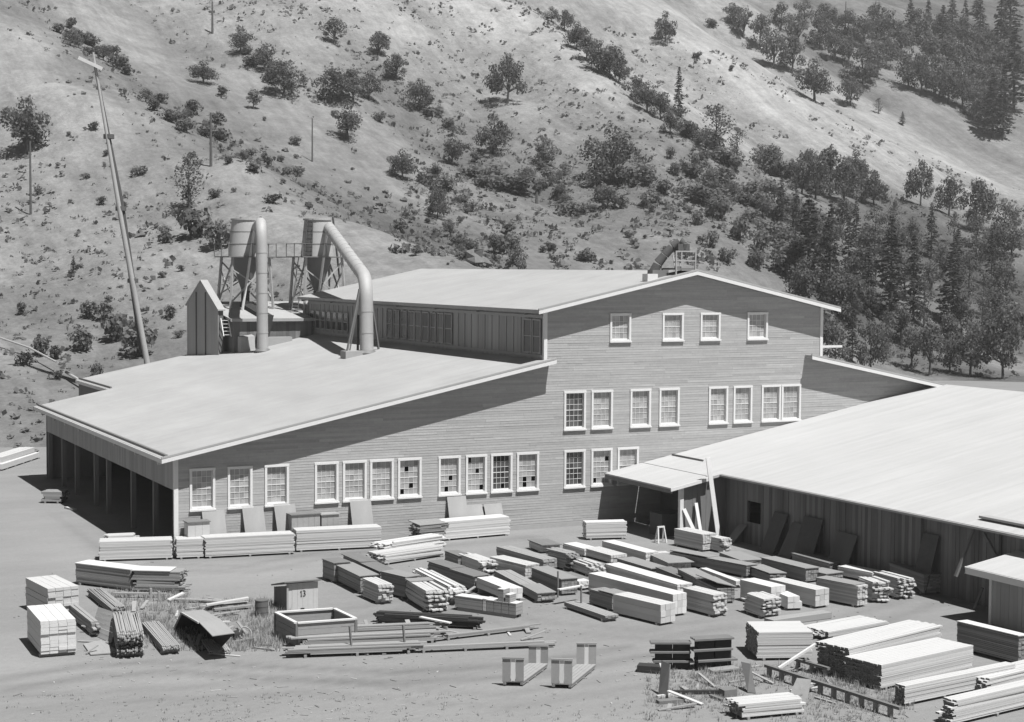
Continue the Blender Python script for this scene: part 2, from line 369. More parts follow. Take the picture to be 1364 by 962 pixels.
def window(x0, x1, z0, z1, cols, rows, dark, broken):
    cw = .125
    f = MB()
    f.bx(x0, x0+cw, -.075, .13, z0+.09, z1-cw); f.bx(x1-cw, x1, -.075, .13, z0+.09, z1-cw); f.bx(x0-.015, x1+.015, -.082, .13, z1-cw, z1)
    f.bx(x0+cw, x1-cw, -.06, .13, z0+.09, z0+.17)
    wo_ = f.build('window', m_trim, mill)
    s = MB(); s.bx(x0-.03, x1+.03, -.14, .13, z0, z0+.088); s.build('sill', m_trim, wo_)
    a, b, c, d = x0+cw, x1-cw, z0+.17, z1-cw
    m = MB(); pn = MB(); fw = .035; y = .085
    m.bx(a, a+fw, y, y+.04, c, d); m.bx(b-fw, b, y, y+.04, c, d); m.bx(a+fw, b-fw, y, y+.04, c, c+fw+.02); m.bx(a+fw, b-fw, y, y+.04, d-fw, d)
    a += fw; b -= fw; c += fw+.02; d -= fw; dx = (b-a)/cols; dz = (d-c)/rows
    for i in range(1, cols): m.bx(a+dx*i-.008, a+dx*i+.008, y+.004, y+.034, c, d)
    for j in range(1, rows):
        wq = .02 if j == rows//2 else .011
        m.bx(a, b, y, y+.030, c+dz*j-wq, c+dz*j+wq)
    for i in range(cols):
        for j in range(rows):
            if (i, rows-1-j) in broken: continue
            t = rs.uniform(-.006,.006)
            pn.poly([(a+dx*i,y+.022+t,c+dz*j),(a+dx*i+dx,y+.022-t,c+dz*j),(a+dx*i+dx,y+.022-t,c+dz*j+dz),(a+dx*i,y+.022+t,c+dz*j+dz)])
    m.build('sash', m_trim, wo_); pn.build('pane', m_glassd if dark else m_glass, wo_)
for wd in WIN: window(*wd)

# corner boards and base board
cb = MB(); cb.bx(-.03,.2,-.06,.14,0,5.05); cb.build('corner_board', m_trim, mill)
cb = MB(); cb.bx(21.37,21.58,-.06,.12,9.25,12.55); cb.build('corner_board', m_trim, mill)
cb = MB(); cb.bx(40.72,40.93,-.06,.12,9.4,12.55); cb.build('corner_board', m_trim, mill)
b = MB(); b.bx(.2,29,-.09,-.035,.0,.26); b.build('base_board', m_dull, mill)

# low aisle roof (L-shaped), fascias, walls
def slab(poly, zf, th=.2, name='roof', mat=m_roof, parent=mill):
    m = MB(); m.prism([(x, y, zf(x)-th) for x, y in poly], (0,0,th)); return m.build(name, mat, parent)
slab([(-.8,-.8),(21.75,-.8),(21.75,-.05),(21.38,-.05),(21.38,44.5),(4.3,44.5),(4.3,33.7),(-.8,33.7)], zlow, .16)
def rake(p0, p1, h, w_, name, mat, parent, drop=0.0, out=(0,-1)):
    """board hung on a roof edge from p0 to p1 (top edge), outward direction out"""
    m = MB(); a = np.array(p0, float); b = np.array(p1, float); n = np.array([out[0], out[1], 0.0])*w_; d = np.array([0,0,-h]); e = np.array([0,0,-drop])
    m.hexa([a+d+e, b+d+e, b+d+e+n, a+d+e+n], [a+e, b+e, b+e+n, a+e+n]); return m.build(name, mat, parent)
rake((-.86,-.803,zlow(-.86)), (21.78,-.803,zlow(21.78)), .20, .05, 'fascia', m_trim, mill, .045)
rake((-.86,-.74,zlow(-.86)+.08), (21.78,-.74,zlow(21.78)+.08), .10, .10, 'gravel_stop', m_dull, mill)
rake((-.803,-.8,zlow(-.8)), (-.803,33.75,zlow(-.8)), .24, .05, 'fascia', m_trim, mill, .02, (-1,0))
rake((-.62,-.55,zlow(-.62)+.12), (-.62,33.6,zlow(-.62)+.12), .13, .16, 'gutter_board', m_tind, mill, 0, (1,0))
rake((4.297,33.75,zlow(4.3)), (4.297,44.5,zlow(4.3)), .24, .05, 'fascia', m_trim, mill, .02, (-1,0))
rake((4.46,33.8,zlow(4.3)+.16), (4.46,44.4,zlow(4.3)+.16), .16, .12, 'gutter_board', m_tind, mill, 0, (1,0))
hd = MB()
yy = .14
while yy < 33.7:
    e = min(yy+.24, 33.72); hd.bx(.0+rs.uniform(0,.012), .07, yy+.003, e, 3.32, zlow(0)-.15); yy += .24
o = hd.build('header_boarding', m_wallshade, mill); o['kind'] = 'stuff'
for yv in (33.5, 28.9, 24.7, 19.1, 15.7, 9.6, 4.65, .32):
    p = MB(); p.bx(.08, .34, yv-.14, yv+.14, 0, zlow(.2)-.18); p.build('post', m_post, mill)
for x_ in (7.5, 14.5):
    for yv in (31, 24.7, 15.7, 6.5):
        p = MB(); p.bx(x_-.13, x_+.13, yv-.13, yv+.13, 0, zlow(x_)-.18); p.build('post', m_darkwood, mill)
for yv in (28.9, 15.7):
    p = MB(); p.bar((.34,yv,3.1),(7.4,yv,4.2),.14,.2); p.build('brace', m_darkwood, mill)
for yv in [31.6,27.6,23.9,19.7,15.2,10.3,5.3,.55]:
    r = MB(); r.bar((-.74,yv,zlow(-.74)-.36),(0,yv,zlow(0)-.36),.16,.26); r.build('rafter_tail', m_fresh, mill)
bk = MB(); bk.bx(.0,4.4,33.72,33.86,0,5.2); bk.bx(4.45,4.55,33.86,44.3,0,zlow(4.3)-.17); bk.bx(4.55,21.3,44.2,44.34,0,5.9)
bk.prism([(4.55,44.2,5.9),(21.3,44.2,5.9),(21.3,44.2,zlow(21.3)-.18),(4.55,44.2,zlow(4.55)-.18)], (0,.14,0)); bk.build('rear_wall', m_barn, mill)
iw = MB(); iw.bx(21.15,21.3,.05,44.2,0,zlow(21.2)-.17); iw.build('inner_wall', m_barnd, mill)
sf = MB()
for yv in np.arange(-.62, 33, 2.2): sf.bar((0.1,yv+.9,zlow(.1)-.25),(21.1,yv+.9,zlow(21.1)-.25),.1,.16)
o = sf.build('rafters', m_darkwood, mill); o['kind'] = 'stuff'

# clerestory side of the tall block
YB = 39.84
cl = MB(); yy = .16
while yy < YB:
    e = min(yy+.3, YB); cl.bx(21.42+rs.uniform(0,.012),21.5,yy+.003,e,9.2,ztall(21.4)-.17); yy += .3
o = cl.build('clerestory_boarding', m_wallshade, mill); o['kind'] = 'stuff'
tr = MB(); tr.bx(21.35,21.418,.16,YB,12.02,12.20); tr.build('rail', m_dull, mill)
tr = MB(); tr.bx(21.35,21.418,.16,YB,9.78,9.92); tr.build('rail', m_dull, mill)
yv = 1.0; Yb = []
while yv < YB-.3: Yb.append(yv); yv += .98
bt = None
for yv in Yb:
    if bt is None: q = MB(); q.bx(21.37,21.418,-.05,.05,9.92,12.02); bt = q.mesh('batten', m_dull)
    ob = bpy.data.objects.new('batten', bt); COL.objects.link(ob); ob.parent = mill; ob.location = (0,yv,0)
def fx_y(px, py): return fx(px, py, 21.4)[1]
def cl_window(pa, pb, py, z0, z1, rows=2):
    y1, y0 = fx_y(pa, py), fx_y(pb, py)
    f = MB(); t = .07
    f.bx(21.30,21.345,y0,y0+t,z0,z1); f.bx(21.30,21.345,y1-t,y1,z0,z1); f.bx(21.30,21.345,y0+t,y1-t,z0,z0+t); f.bx(21.30,21.345,y0+t,y1-t,z1-t,z1)
    for j in range(1, rows): f.bx(21.31,21.345,y0+t,y1-t,z0+(z1-z0)*j/rows-.025,z0+(z1-z0)*j/rows+.025)
    wo_ = f.build('window', m_dull, mill)
    p = MB(); p.poly([(21.340,y1-t,z0+t),(21.340,y0+t,z0+t),(21.340,y0+t,z1-t),(21.340,y1-t,z1-t)]); p.build('pane', m_glassd, wo_)
for pa, pb in ((413.5,419.5),(421,427),(428.5,434),(435.5,441.5),(443,449),(450,457),(458,464.5)): cl_window(pa, pb, 435, 10.1, 11.5)
for pa, pb in ((516,523.5),(525.5,533),(535.5,543),(545,553),(553.8,562),(563.5,572.5),(574.3,582),(583.8,592),(593.6,603.5)): cl_window(pa, pb, 442, 10.0, 11.95)
for pa, pb in ((698.5,709.5),(710.5,721.5)): cl_window(pa, pb, 450, 9.98, 11.95)
wl = MB(); wl.bx(40.75,40.88,.12,YB,0,12.4); wl.build('side_wall', m_barn, mill)
wl = MB(); wl.prism([(21.4,YB,0),(40.88,YB,0),(40.88,YB,ztall(40.9)-.17),(RX,YB,RZ-.17),(21.4,YB,ztall(21.4)-.17)], (0,.14,0)); wl.build('rear_wall', m_barn, mill)
EL, ER = 20.68, 41.62
slab([(EL,-.8),(RX,-.8),(RX,YB+.5),(EL,YB+.5)], ztall, .16); slab([(RX,-.8),(ER,-.8),(ER,YB+.5),(RX,YB+.5)], ztall, .16)
rake((EL-.05,-.803,ztall(EL-.05)), (RX,-.803,RZ), .20, .05, 'fascia', m_trim, mill, .04); rake((RX,-.803,RZ), (ER+.05,-.803,ztall(ER+.05)), .20, .05, 'fascia', m_trim, mill, .04)
rake((EL-.05,-.74,ztall(EL-.05)+.08), (RX,-.74,RZ+.08), .10, .10, 'gravel_stop', m_dull, mill); rake((RX,-.74,RZ+.08), (ER+.05,-.74,ztall(ER+.05)+.08), .10, .10, 'gravel_stop', m_dull, mill)
rake((EL-.003,-.8,ztall(EL)), (EL-.003,YB+.5,ztall(EL)), .20, .05, 'fascia', m_dull, mill, .01, (-1,0))
for yv in np.arange(1.2, YB, 6.4):
    r = MB(); r.bar((EL+.05,yv,ztall(EL)-.26),(21.4,yv,ztall(21.4)-.26),.16,.18); r.build('rafter_tail', m_post, mill)
# right aisle
slab([(39.6,-.8),(56,-.8),(56,YB),(40.92,YB),(40.92,-.05),(39.6,-.05)], zright, .16)
rake((39.55,-.803,zright(39.55)), (56,-.803,zright(56)), .20, .05, 'fascia', m_trim, mill, .04)
rake((39.55,-.74,zright(39.55)+.08), (56,-.74,zright(56)+.08), .10, .10, 'gravel_stop', m_dull, mill)
wl = MB(); wl.bx(55.8,55.95,.02,YB,0,6.1); wl.build('side_wall', m_barn, mill)
pb = MB(); pb.bar((40.95,1.0,10.05),(43.2,1.0,10.05),.14,.14); pb.build('outrigger_beam', m_trim, mill)

# rear annex with the low flat roof behind the aisle
annex = thing('rear_annex', 'low flat-roofed boarded annex under the two dust collectors behind the aisle roof', 'annex', (14.4,38.5,0))
def zann(y): return 10.92+.12*(y-38.5)
m = MB(); m.prism([(14.6,38.2,zann(38.2)-.14),(21.3,38.2,zann(38.2)-.14),(21.3,40.4,zann(40.4)-.14),(32,40.4,zann(40.4)-.14),(32,47.6,zann(47.6)-.14),(14.6,47.6,zann(47.6)-.14)], (0,0,.14)); m.build('roof', m_roof, annex)
m = MB(); xx = 14.9
while xx < 21.2: m.bx(xx+.003,min(xx+.26,21.25),38.5+rs.uniform(0,.012),38.6,7.9+.15*(xx-14),zann(38.5)-.15); xx += .26
m.build('front_boarding', m_barn, annex)
m = MB(); m.prism([(14.9,38.62,0),(14.9,47.3,0),(14.9,47.3,zann(47.3)-.15),(14.9,38.62,zann(38.62)-.15)], (.1,0,0)); m.bx(15,31.8,47.2,47.3,0,11.7); m.build('side_boarding', m_barn, annex)
m = MB(); m.bx(14.58,21.3,38.14,38.195,zann(38.2)-.2,zann(38.2)+.03); m.build('fascia', m_dull, annex)

# gabled dark hoist house on the aisle roof
HA, HB = np.array([12.84,44.1,0.0]), np.array([13.95,39.4,0.0]); hd_ = HB-HA; HL = float(np.linalg.norm(hd_)); hd_ = hd_/HL; hn = np.array([-hd_[1], hd_[0], 0.0])
zeL, zeR, zpk, upk = 11.85, 11.6, 13.72, HL*.47
hh_ = thing('hoist_house', 'narrow dark boarded gable-roofed hoist house standing on the aisle roof', 'shed', (HA[0],HA[1],zlow(13)))
zg = lambda u: zeL+(zpk-zeL)*u/upk if u < upk else zpk-(zpk-zeR)*(u-upk)/(HL-upk)
def hpt(u, z, d=0.0): return HA+hd_*u+hn*d+np.array([0,0,z])
k = 0; NP = 20
for k in range(NP):
    u0, u1 = HL*k/NP+.004, HL*(k+1)/NP-.004; d0 = rs.uniform(0,.018); b1 = MB()
    up_ = [hpt(u1, zg(u1), d0)]+([hpt(upk, zpk, d0)] if u0 < upk < u1 else [])+[hpt(u0, zg(u0), d0)]
    b1.prism([hpt(u0, zlow(HA[0]+hd_[0]*u0)-.05, d0), hpt(u1, zlow(HA[0]+hd_[0]*u1)-.05, d0)]+up_, hn*.05); b1.build('plank', m_wallshade, hh_)
m = MB(); m.prism([hpt(.03,zlow(12.9)-.05,.08),hpt(HL-.03,zlow(13.9)-.05,.08),hpt(HL-.03,zeR-.02,.08),hpt(upk,zpk-.02,.08),hpt(.03,zeL-.02,.08)], hn*.4); m.build('body', m_barnd, hh_)
for ua, za, ub, zb_ in ((-.12,zg(0)-.08,upk,zpk+.0),(upk,zpk+.0,HL+.15,zeR-.12)):
    m = MB(); m.hexa([hpt(ua,za,-.08),hpt(ub,zb_,-.08),hpt(ub,zb_,.55),hpt(ua,za,.55)],[hpt(ua,za+.1,-.08),hpt(ub,zb_+.1,-.08),hpt(ub,zb_+.1,.55),hpt(ua,za+.1,.55)]); m.build('roof_panel', m_dull, hh_)
for u in (HL*.32, HL*.62):
    m = MB(); a_ = hpt(u, zlow(13.2), -.035); m.bar(a_, hpt(u, zg(u)-.25, -.035), .1, .05, (0,1,0)); m.build('batten', m_darkwood, hh_)
# ladder and small lean-to by the hoist house
ld = MB(); A = dp(303,448,125.6); B_ = dp(299,424,126.2)
for o_ in (-.28,.28): ld.bar(A+RGT*o_, B_+RGT*o_, .06, .06)
for k in range(5): ld.bar(A+(B_-A)*(k+.4)/5-RGT*.28, A+(B_-A)*(k+.4)/5+RGT*.28, .05, .05)
single(ld, 'ladder', m_trim, 'short white ladder against the annex wall beside the hoist house', 'ladder')
lt = MB(); c = np.array([15.1,37.2,zlow(15.1)-.1])
lt.hexa([c,c+(1.1,0,.2),c+(1.1,.9,.2),c+(0,.9,0)],[c+(.1,.3,1.25),c+(1.15,.3,1.35),c+(1.1,.9,1.45),c+(0,.9,1.3)])
single(lt, 'roof_hatch', m_dull, 'small sloping pale hatch on the aisle roof beside the hoist house', 'hatch')
lt = MB(); lt.bx(16.9,19.2,37.4,38.1,zlow(17)-.1,zlow(19)+.35)
single(lt, 'roof_hatch', m_dull, 'long low pale hatch on the aisle roof between the two big pipes', 'hatch')

# ---------------------------------------------------------------- dust collectors
m_legs = mk('pale_frame_timber', .5, isl=.15, layers=[(4,G,.15)], rough=.85)
def cyclone(name, label, ax, ay, ztop, lean=0.0, ladder=False):
    r = thing(name, label, 'dust collector', (ax, ay, zann(ay)), 'dust collectors behind the mill')
    c = lambda z, dx=0: (ax+dx, ay, z)
    b = MB(); b.tube([c(ztop), c(ztop-3.0)], [1.06, 1.36], 28); b.build('drum', m_tin, r, True)
    b = MB(); b.tube([c(ztop+.06), c(ztop-.06)], [1.16, 1.16], 28); b.build('top_rim', m_tin, r, True)
    for zz, rr in ((ztop-1.0,1.175),(ztop-2.0,1.275),(ztop-2.97,1.38)):
        b = MB(); b.tube([c(zz+.03), c(zz-.03)], [rr, rr], 28); b.build('band', m_tind, r, True)
    b = MB(); b.tube([c(ztop-3.01), c(ztop-3.35), c(ztop-5.7)], [1.1, 1.05, .3], 24); b.build('hopper', m_tind, r, True)
    b = MB(); b.tube([c(ztop-5.71), c(zann(ay)+.2)], [.34, .34], 12); b.build('spout', m_black2, r, True)
    zd = ztop-3.05
    for sx, sy in ((-1,-1),(1,-1),(1,1),(-1,1)):
        b = MB(); p0 = (ax+sx*1.75, ay+sy*1.75, zann(ay+sy*1.75)-.02); p1 = (ax+sx*1.5, ay+sy*1.5, zd+.02); b.bar(p0, p1, .17, .17); b.build('leg', m_legs, r)
    for k, (sx, sy, tx, ty) in enumerate(((-1,-1,1,-1),(1,-1,1,1),(1,1,-1,1),(-1,1,-1,-1))):
        b = MB(); b.bar((ax+sx*1.7,ay+sy*1.7,zann(ay)+.3),(ax+tx*1.52,ay+ty*1.52,zd-.3),.11,.11); b.bar((ax+tx*1.66,ay+ty*1.66,zann(ay)+.9),(ax+sx*1.6,ay+sy*1.6,zd-.9),.09,.09); b.build('brace', m_legs, r)
    # deck ring, railing
    b = MB(); w0 = 1.95
    for (x0,x1,y0,y1) in ((-w0,w0,-w0,-1.4),(-w0,w0,1.4,w0),(-w0,-1.4,-1.4,1.4),(1.4,w0,-1.4,1.4)): b.bx(ax+x0,ax+x1,ay+y0,ay+y1,zd+.02,zd+.10)
    b.build('deck', m_post, r)
    b = MB()
    for zz in (1.0,):
        for (a0, a1) in (((-w0,-w0),(w0,-w0)),((w0,-w0),(w0,w0)),((w0,w0),(-w0,w0)),((-w0,w0),(-w0,-w0))): b.bar((ax+a0[0],ay+a0[1],zd+.1+zz),(ax+a1[0],ay+a1[1],zd+.1+zz),.035,.035)
    for sx in (-1,0,1):
        for sy in (-1,1): b.bx(ax+sx*w0-.03,ax+sx*w0+.03,ay+sy*w0-.03,ay+sy*w0+.03,zd+.1,zd+1.15); b.bx(ax+sy*w0-.03,ax+sy*w0+.03,ay+sx*w0-.031,ay+sx*w0+.031,zd+.1,zd+1.15)
    b.build('railing', m_post, r)
    # long prop from the hip of the drum to the roof
    b = MB(); b.bar((ax+.35,ay-1.5,ztop-.4),(ax-.95,ay-2.3,zann(ay-2.3)),.14,.14); b.build('prop', m_trim, r)
    b = MB(); b.bar((ax+1.15,ay-.4,ztop+.25),(ax+2.1,ay+.6,zd-1.6),.13,.13); b.build('strut', m_tind, r)
    if ladder:
        b = MB()
        for k in range(9):
            z_ = ztop-.25-k*.33; rr = 1.12+(ztop-z_)*.1; an = math.radians(218)
            for da in (-.2,.2): pass
            b.bar((ax+rr*math.cos(an-.2),ay+rr*math.sin(an-.2),z_),(ax+rr*math.cos(an+.25),ay+rr*math.sin(an+.25),z_),.08,.09)
        b.build('rungs', m_darkwood, r)
        b = MB()
        for da in (-.2,.25):
            an = math.radians(218)+da; b.bar((ax+1.2*math.cos(an),ay+1.2*math.sin(an),ztop),(ax+1.5*math.cos(an),ay+1.5*math.sin(an),zd),.06,.06)
        b.build('ladder_rail', m_darkwood, r)
        b = MB()
        for k in range(12): z_ = zann(ay)+.1+k*.28; b.bar((ax-2.6+k*.05,ay-1.2,z_),(ax-2.1+k*.05,ay-1.2,z_),.05,.05)
        for q in (-2.6,-2.1): b.bar((ax+q,ay-1.2,zann(ay)),(ax+q+.6,ay-1.2,zd+.1),.06,.06)
        b.build('ladder', m_post, r)
    return r
C1 = dp(326.5,292,133); C2 = dp(423,292,133)
cyclone('dust_collector', 'left tin dust collector on legs, straight vertical pipe in front of it', C1[0], C1[1], 18.62)
cyclone('dust_collector', 'right tin dust collector with ladder, joined by the bent sloping pipe', C2[0], C2[1], 18.65, ladder=True)
m = MB(); m.bar((C1[0]+2,C1[1]-1.6,15.62),(C2[0]-2,C2[1]-1.6,15.64),.4,.07)
single(m, 'catwalk', m_post, 'narrow plank catwalk linking the two dust collectors', 'catwalk')
# blower pipes
P1 = np.array([16.1,35.1,zlow(16.1)-.1])
p1 = thing('blower_pipe', 'straight vertical tin blower pipe rising from the aisle roof to the left collector', 'pipe', P1, 'blower pipes on the aisle roof')
def pipe_run(path, r, parent, seg=1.6, mat=m_tin):
    """pipe of butted sheet-metal lengths with seam collars"""
    b = MB(); b.tube(path, r, 24); b.build('duct', mat, parent, True)
    for a, c in zip(path[:-1], path[1:]):
        a = np.array(a); c = np.array(c); L = np.linalg.norm(c-a); n = int(L/seg)
        for k in range(1, n+1):
            q = a+(c-a)*k/(n+.5); d = (c-a)/L*.035; b = MB(); b.tube([q-d, q+d], r+.018, 24, True); b.build('seam_collar', mat, parent, True)
def arc(path, k=8):
    """round off interior corners"""
    out = [np.array(path[0], float)]
    for i in range(1, len(path)-1):
        p = np.array(path[i], float); a = np.array(path[i-1], float); c = np.array(path[i+1], float)
        u = a-p; v = c-p; d = min(np.linalg.norm(u), np.linalg.norm(v))*.42; d = min(d, 1.5)
        s0 = p+u/np.linalg.norm(u)*d; s1 = p+v/np.linalg.norm(v)*d
        for j in range(k+1):
            t = j/k; out.append(s0*(1-t)**2+p*2*t*(1-t)+s1*t*t)
    out.append(np.array(path[-1], float)); return out
pipe_run(arc([P1, (16.0,35.1,18.15), (C1[0]+.9,C1[1]-.2,18.0)]), .42, p1)
b = MB(); b.tube([P1+(0,0,.12),P1+(0,0,.3)],[.62,.48],20); b.build('base_flashing', m_tind, p1, True)
P2 = np.array([18.7,20.6,zlow(18.7)-.1])
p2 = thing('blower_pipe', 'fat bent tin blower pipe sloping down from the right collector to the aisle roof', 'pipe', P2, 'blower pipes on the aisle roof')
pipe_run(arc([P2, (18.75,20.9,14.1), (C2[0]+.7,C2[1]-.6,18.05)]), .46, p2)
b = MB(); b.tube([P2+(0,0,.1),P2+(0,0,.3)],[.72,.53],20); b.build('base_flashing', m_tind, p2, True)
for dx, dy in ((-1.2,.2),(-.9,.6),(.9,.5)):
    b = MB(); b.bar((P2[0]+dx*1.2,P2[1]+dy,zlow(P2[0]+dx)-.1),(P2[0]+dx*.35,P2[1]+.3,13.4),.14,.1); b.build('strut', m_post, p2)
b = MB(); b.bx(P2[0]-1.7,P2[0]-.2,P2[1]-.5,P2[1]+.5,zlow(P2[0]-1.7)-.1,zlow(P2[0])+.16); b.build('base_curb', m_dull, p2)
b = MB(); b.bar((P2[0]-.5,P2[1]+.4,zlow(18)+.2),(P2[0]+.1,P2[1]+1.8,zlow(18)+2.6),.16,.16); b.build('brace', m_darkwood, p2)
# shadow band from the left hopper, built as black boxes over the annex roof
dk = thing('shadow_band', 'dark shadow band from the left collector, built as a strip bending over the annex edge', 'duct', (C1[0],C1[1],zann(C1[1])))
zr_ = lambda y: zann(y)+.0
for (x0_, x1_, ya, za, yb, zb_) in ((17.3,18.2,44.6,zr_(44.6)+.32,38.1,zr_(38.1)+.30),):
    m = MB(); m.hexa([(x0_,ya,zr_(ya)+.0),(x1_,ya,zr_(ya)+.0),(x1_-.35,yb,zr_(yb)+.0),(x0_-.35,yb,zr_(yb)+.0)],[(x0_,ya,za),(x1_,ya,za),(x1_-.35,yb,zb_),(x0_-.35,yb,zb_)]); m.build('duct', m_black2, dk)
m = MB(); zt_ = zr_(38.1)+.30; m.hexa([(16.4,37.75,zlow(16.4)-.05),(17.3,37.75,zlow(17.3)-.05),(17.3,38.09,zlow(17.3)-.05),(16.4,38.09,zlow(16.4)-.05)],[(16.95,37.75,zt_),(17.85,37.75,zt_),(17.85,38.09,zt_),(16.95,38.09,zt_)]); m.build('drop', m_black2, dk)

# ---------------------------------------------------------------- ridge platform with gooseneck duct
rp = thing('ridge_platform', 'small pale railed platform with a ladder on the tall roof ridge', 'platform', (30.2,.4,RZ))
px0, px1, py0, py1 = 29.95, 31.3, -.35, 1.2; pz = RZ+.05
b = MB(); b.bx(px0,px1,py0,py1,pz,pz+.1); b.build('deck', m_post, rp)
for x_ in (px0,px1):
    for y_ in (py0,py1):
        b = MB(); b.bx(x_-.04,x_+.04,y_-.04,y_+.04,ztall(x_)-.05,pz+1.12); b.build('post', m_dull, rp)
for z_ in (.5,1.05):
    for y_ in (py0,py1):
        b = MB(); b.bx(px0+.041,px1-.041,y_-.03,y_+.03,pz+z_,pz+z_+.07); b.build('rail', m_dull, rp)
b = MB()
for x_ in (30.0,30.4): b.bar((x_,-.2,pz),(x_+.05,.3,pz+1.25),.05,.05)
for k in range(4): t = (k+.5)/4; b.bar((30.0+.05*t,-.2+.5*t,pz+1.25*t),(30.45,-.2+.5*t,pz+1.25*t),.05,.05)
b.build('ladder', m_dull, rp)
gd = thing('gooseneck_duct', 'dark jointed gooseneck duct arching up from the roof onto the ridge platform', 'duct', (27.2,.8,ztall(27.2)))
gp = [dp(x,y,depth((29,.8,15))) for x, y in ((868,368),(877,350),(886,339),(896,328),(906,321.5),(911,325),(910,333))]
for k in range(len(gp)-1):
    b = MB(); a, c = gp[k], gp[k+1]; dd = (c-a)*.06; b.tube([a-dd*.5, c-dd*2], [.31-.015*k, .27-.015*k], 14); b.build('duct_joint', m_darkwood, gd, True)
b = MB(); q = dp(866,366,depth((27.2,.8,14))); b.bx(q[0]-.35,q[0]+.35,q[1]-.3,q[1]+.3,q[2]-.55,q[2]+.05); b.build('base_box', m_trim, gd)
b = MB(); b.bx(28.75,29.85,.3,.9,ztall(29)-.2,ztall(29.8)+.32); b.build('housing', m_tind, gd)
b = MB(); q = dp(907.5,330.5,depth((29.6,.6,15))); b.bx(q[0]-.4,q[0]+.4,q[1]-.3,q[1]+.3,q[2]-.25,q[2]+.25); b.build('hood', m_darkwood, gd)

# ---------------------------------------------------------------- right wing
def zwing(x): return 3.91+(x-30.34)*.1843
wing = thing('wing_shed', 'long low shed with a broad pale roof and dark vertical-board wall', 'shed', (29.1,-24,0))
m = MB(); RW = 50.2
m.prism([(28.62,-48,zwing(28.62)-.14),(28.62,-7.35,zwing(28.62)-.14),(28.0,-7.35,zwing(28.0)-.14),(28.0,-.06,zwing(28.0)-.14),(RW,-.06,zwing(RW)-.14),(RW,-48,zwing(RW)-.14)], (0,0,.14)); m.build('roof', m_roofw, wing)
m = MB(); m.prism([(RW,-48,zwing(RW)-.14),(RW,-.06,zwing(RW)-.14),(71,-.06,zwing(RW)-.14-.12*(71-RW)),(71,-48,zwing(RW)-.14-.12*(71-RW))], (0,0,.14)); m.build('roof', m_roofw, wing)
m = MB(); yy = -47.5
while yy < -7.0:
    e = yy+.25
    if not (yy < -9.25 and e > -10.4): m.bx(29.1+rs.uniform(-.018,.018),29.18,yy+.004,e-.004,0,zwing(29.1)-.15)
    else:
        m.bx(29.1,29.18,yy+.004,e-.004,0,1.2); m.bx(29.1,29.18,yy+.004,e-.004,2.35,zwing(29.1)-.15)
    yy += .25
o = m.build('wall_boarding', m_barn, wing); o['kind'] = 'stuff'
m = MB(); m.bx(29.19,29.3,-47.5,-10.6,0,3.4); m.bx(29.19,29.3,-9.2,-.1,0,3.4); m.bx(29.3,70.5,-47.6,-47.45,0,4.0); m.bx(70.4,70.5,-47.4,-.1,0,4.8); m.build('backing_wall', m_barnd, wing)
m = MB(); m.bx(28.5,28.615,-48,-7.4,zwing(28.6)-.12,zwing(28.6)-.02); m.build('eave_board', m_dull, wing)
m = MB(); m.bar((29.9,-.25,zwing(29.9)+.06),(29.9,-3.6,zwing(29.9)+.06),.07,.08); m.build('roof_cleat', m_tind, wing)
q0 = fx(1305,681,29.4); m = MB(); m.bar((29.6,q0[1],zwing(29.6)+.1),(29.6,-40,zwing(29.6)+.1),.5,.1); m.build('roof_plank', m_dull, wing)
for px in (1226,1330):
    q = fx(px,720,29.0); m = MB(); m.bx(28.9,29.06,q[1]-.12,q[1]+.12,0,zwing(29)-.16); m.build('wall_post', m_post, wing)
q = fx(1330,740,28.8); m = MB(); m.bar((28.85,q[1],2.2),(28.85,q[1]+1.0,3.3),.12,.12); m.build('post_brace', m_post, wing)

porch = thing('porch_shed', 'small open-sided porch shed with a pale sloping roof against the mill front', 'porch', (26.5,-3.5,0))
def zpor(x): return 2.98+(x-25.4)*.19
m = MB(); m.prism([(25.4,-7.4,zpor(25.4)-.08),(27.95,-7.4,zpor(27.95)-.08),(27.95,-.05,zpor(27.95)-.08),(25.4,-.05,zpor(25.4)-.08)], (0,0,.08)); m.build('roof', m_roofw, porch)
m = MB(); m.bx(25.42,25.5,-7.35,-.06,zpor(25.4)-.30,zpor(25.4)-.085); m.build('eave_beam', m_post, porch)
m = MB(); m.prism([(25.35,-7.45,zpor(25.35)-.17),(27.95,-7.45,zpor(27.95)-.17),(27.95,-7.45,zpor(27.95)+.01),(25.35,-7.45,zpor(25.35)+.01)], (0,.048,0)); m.build('rake_board', m_trim, porch)
for yv in (-1.2,-2.9,-4.6,-6.3):
    m = MB(); m.bx(25.5,28,yv-.06,yv+.06,zpor(25.4)-.26,zpor(25.4)-.09); m.build('rafter', m_post, porch)
m = MB(); m.bx(26.15,26.38,-7.12,-6.9,0,zpor(26.2)-.09); m.build('post', m_trim, porch)
xx = 26.42
while xx < 29.12:
    e = min(xx+.29, 29.22); m = MB(); m.bx(xx+.004,e-.004,-7.05+rs.uniform(-.012,.012),-6.98,0,zpor(xx)-.1 if xx < 27.6 else zwing(29.1)-.2); m.build('plank', m_barn, porch); xx += .29
m = MB(); m.bx(26.0,27.4,-5.5,-4.2,0,1.25); single(m, 'crate', m_darkwood, 'dim box standing inside the dark porch opening', 'box')

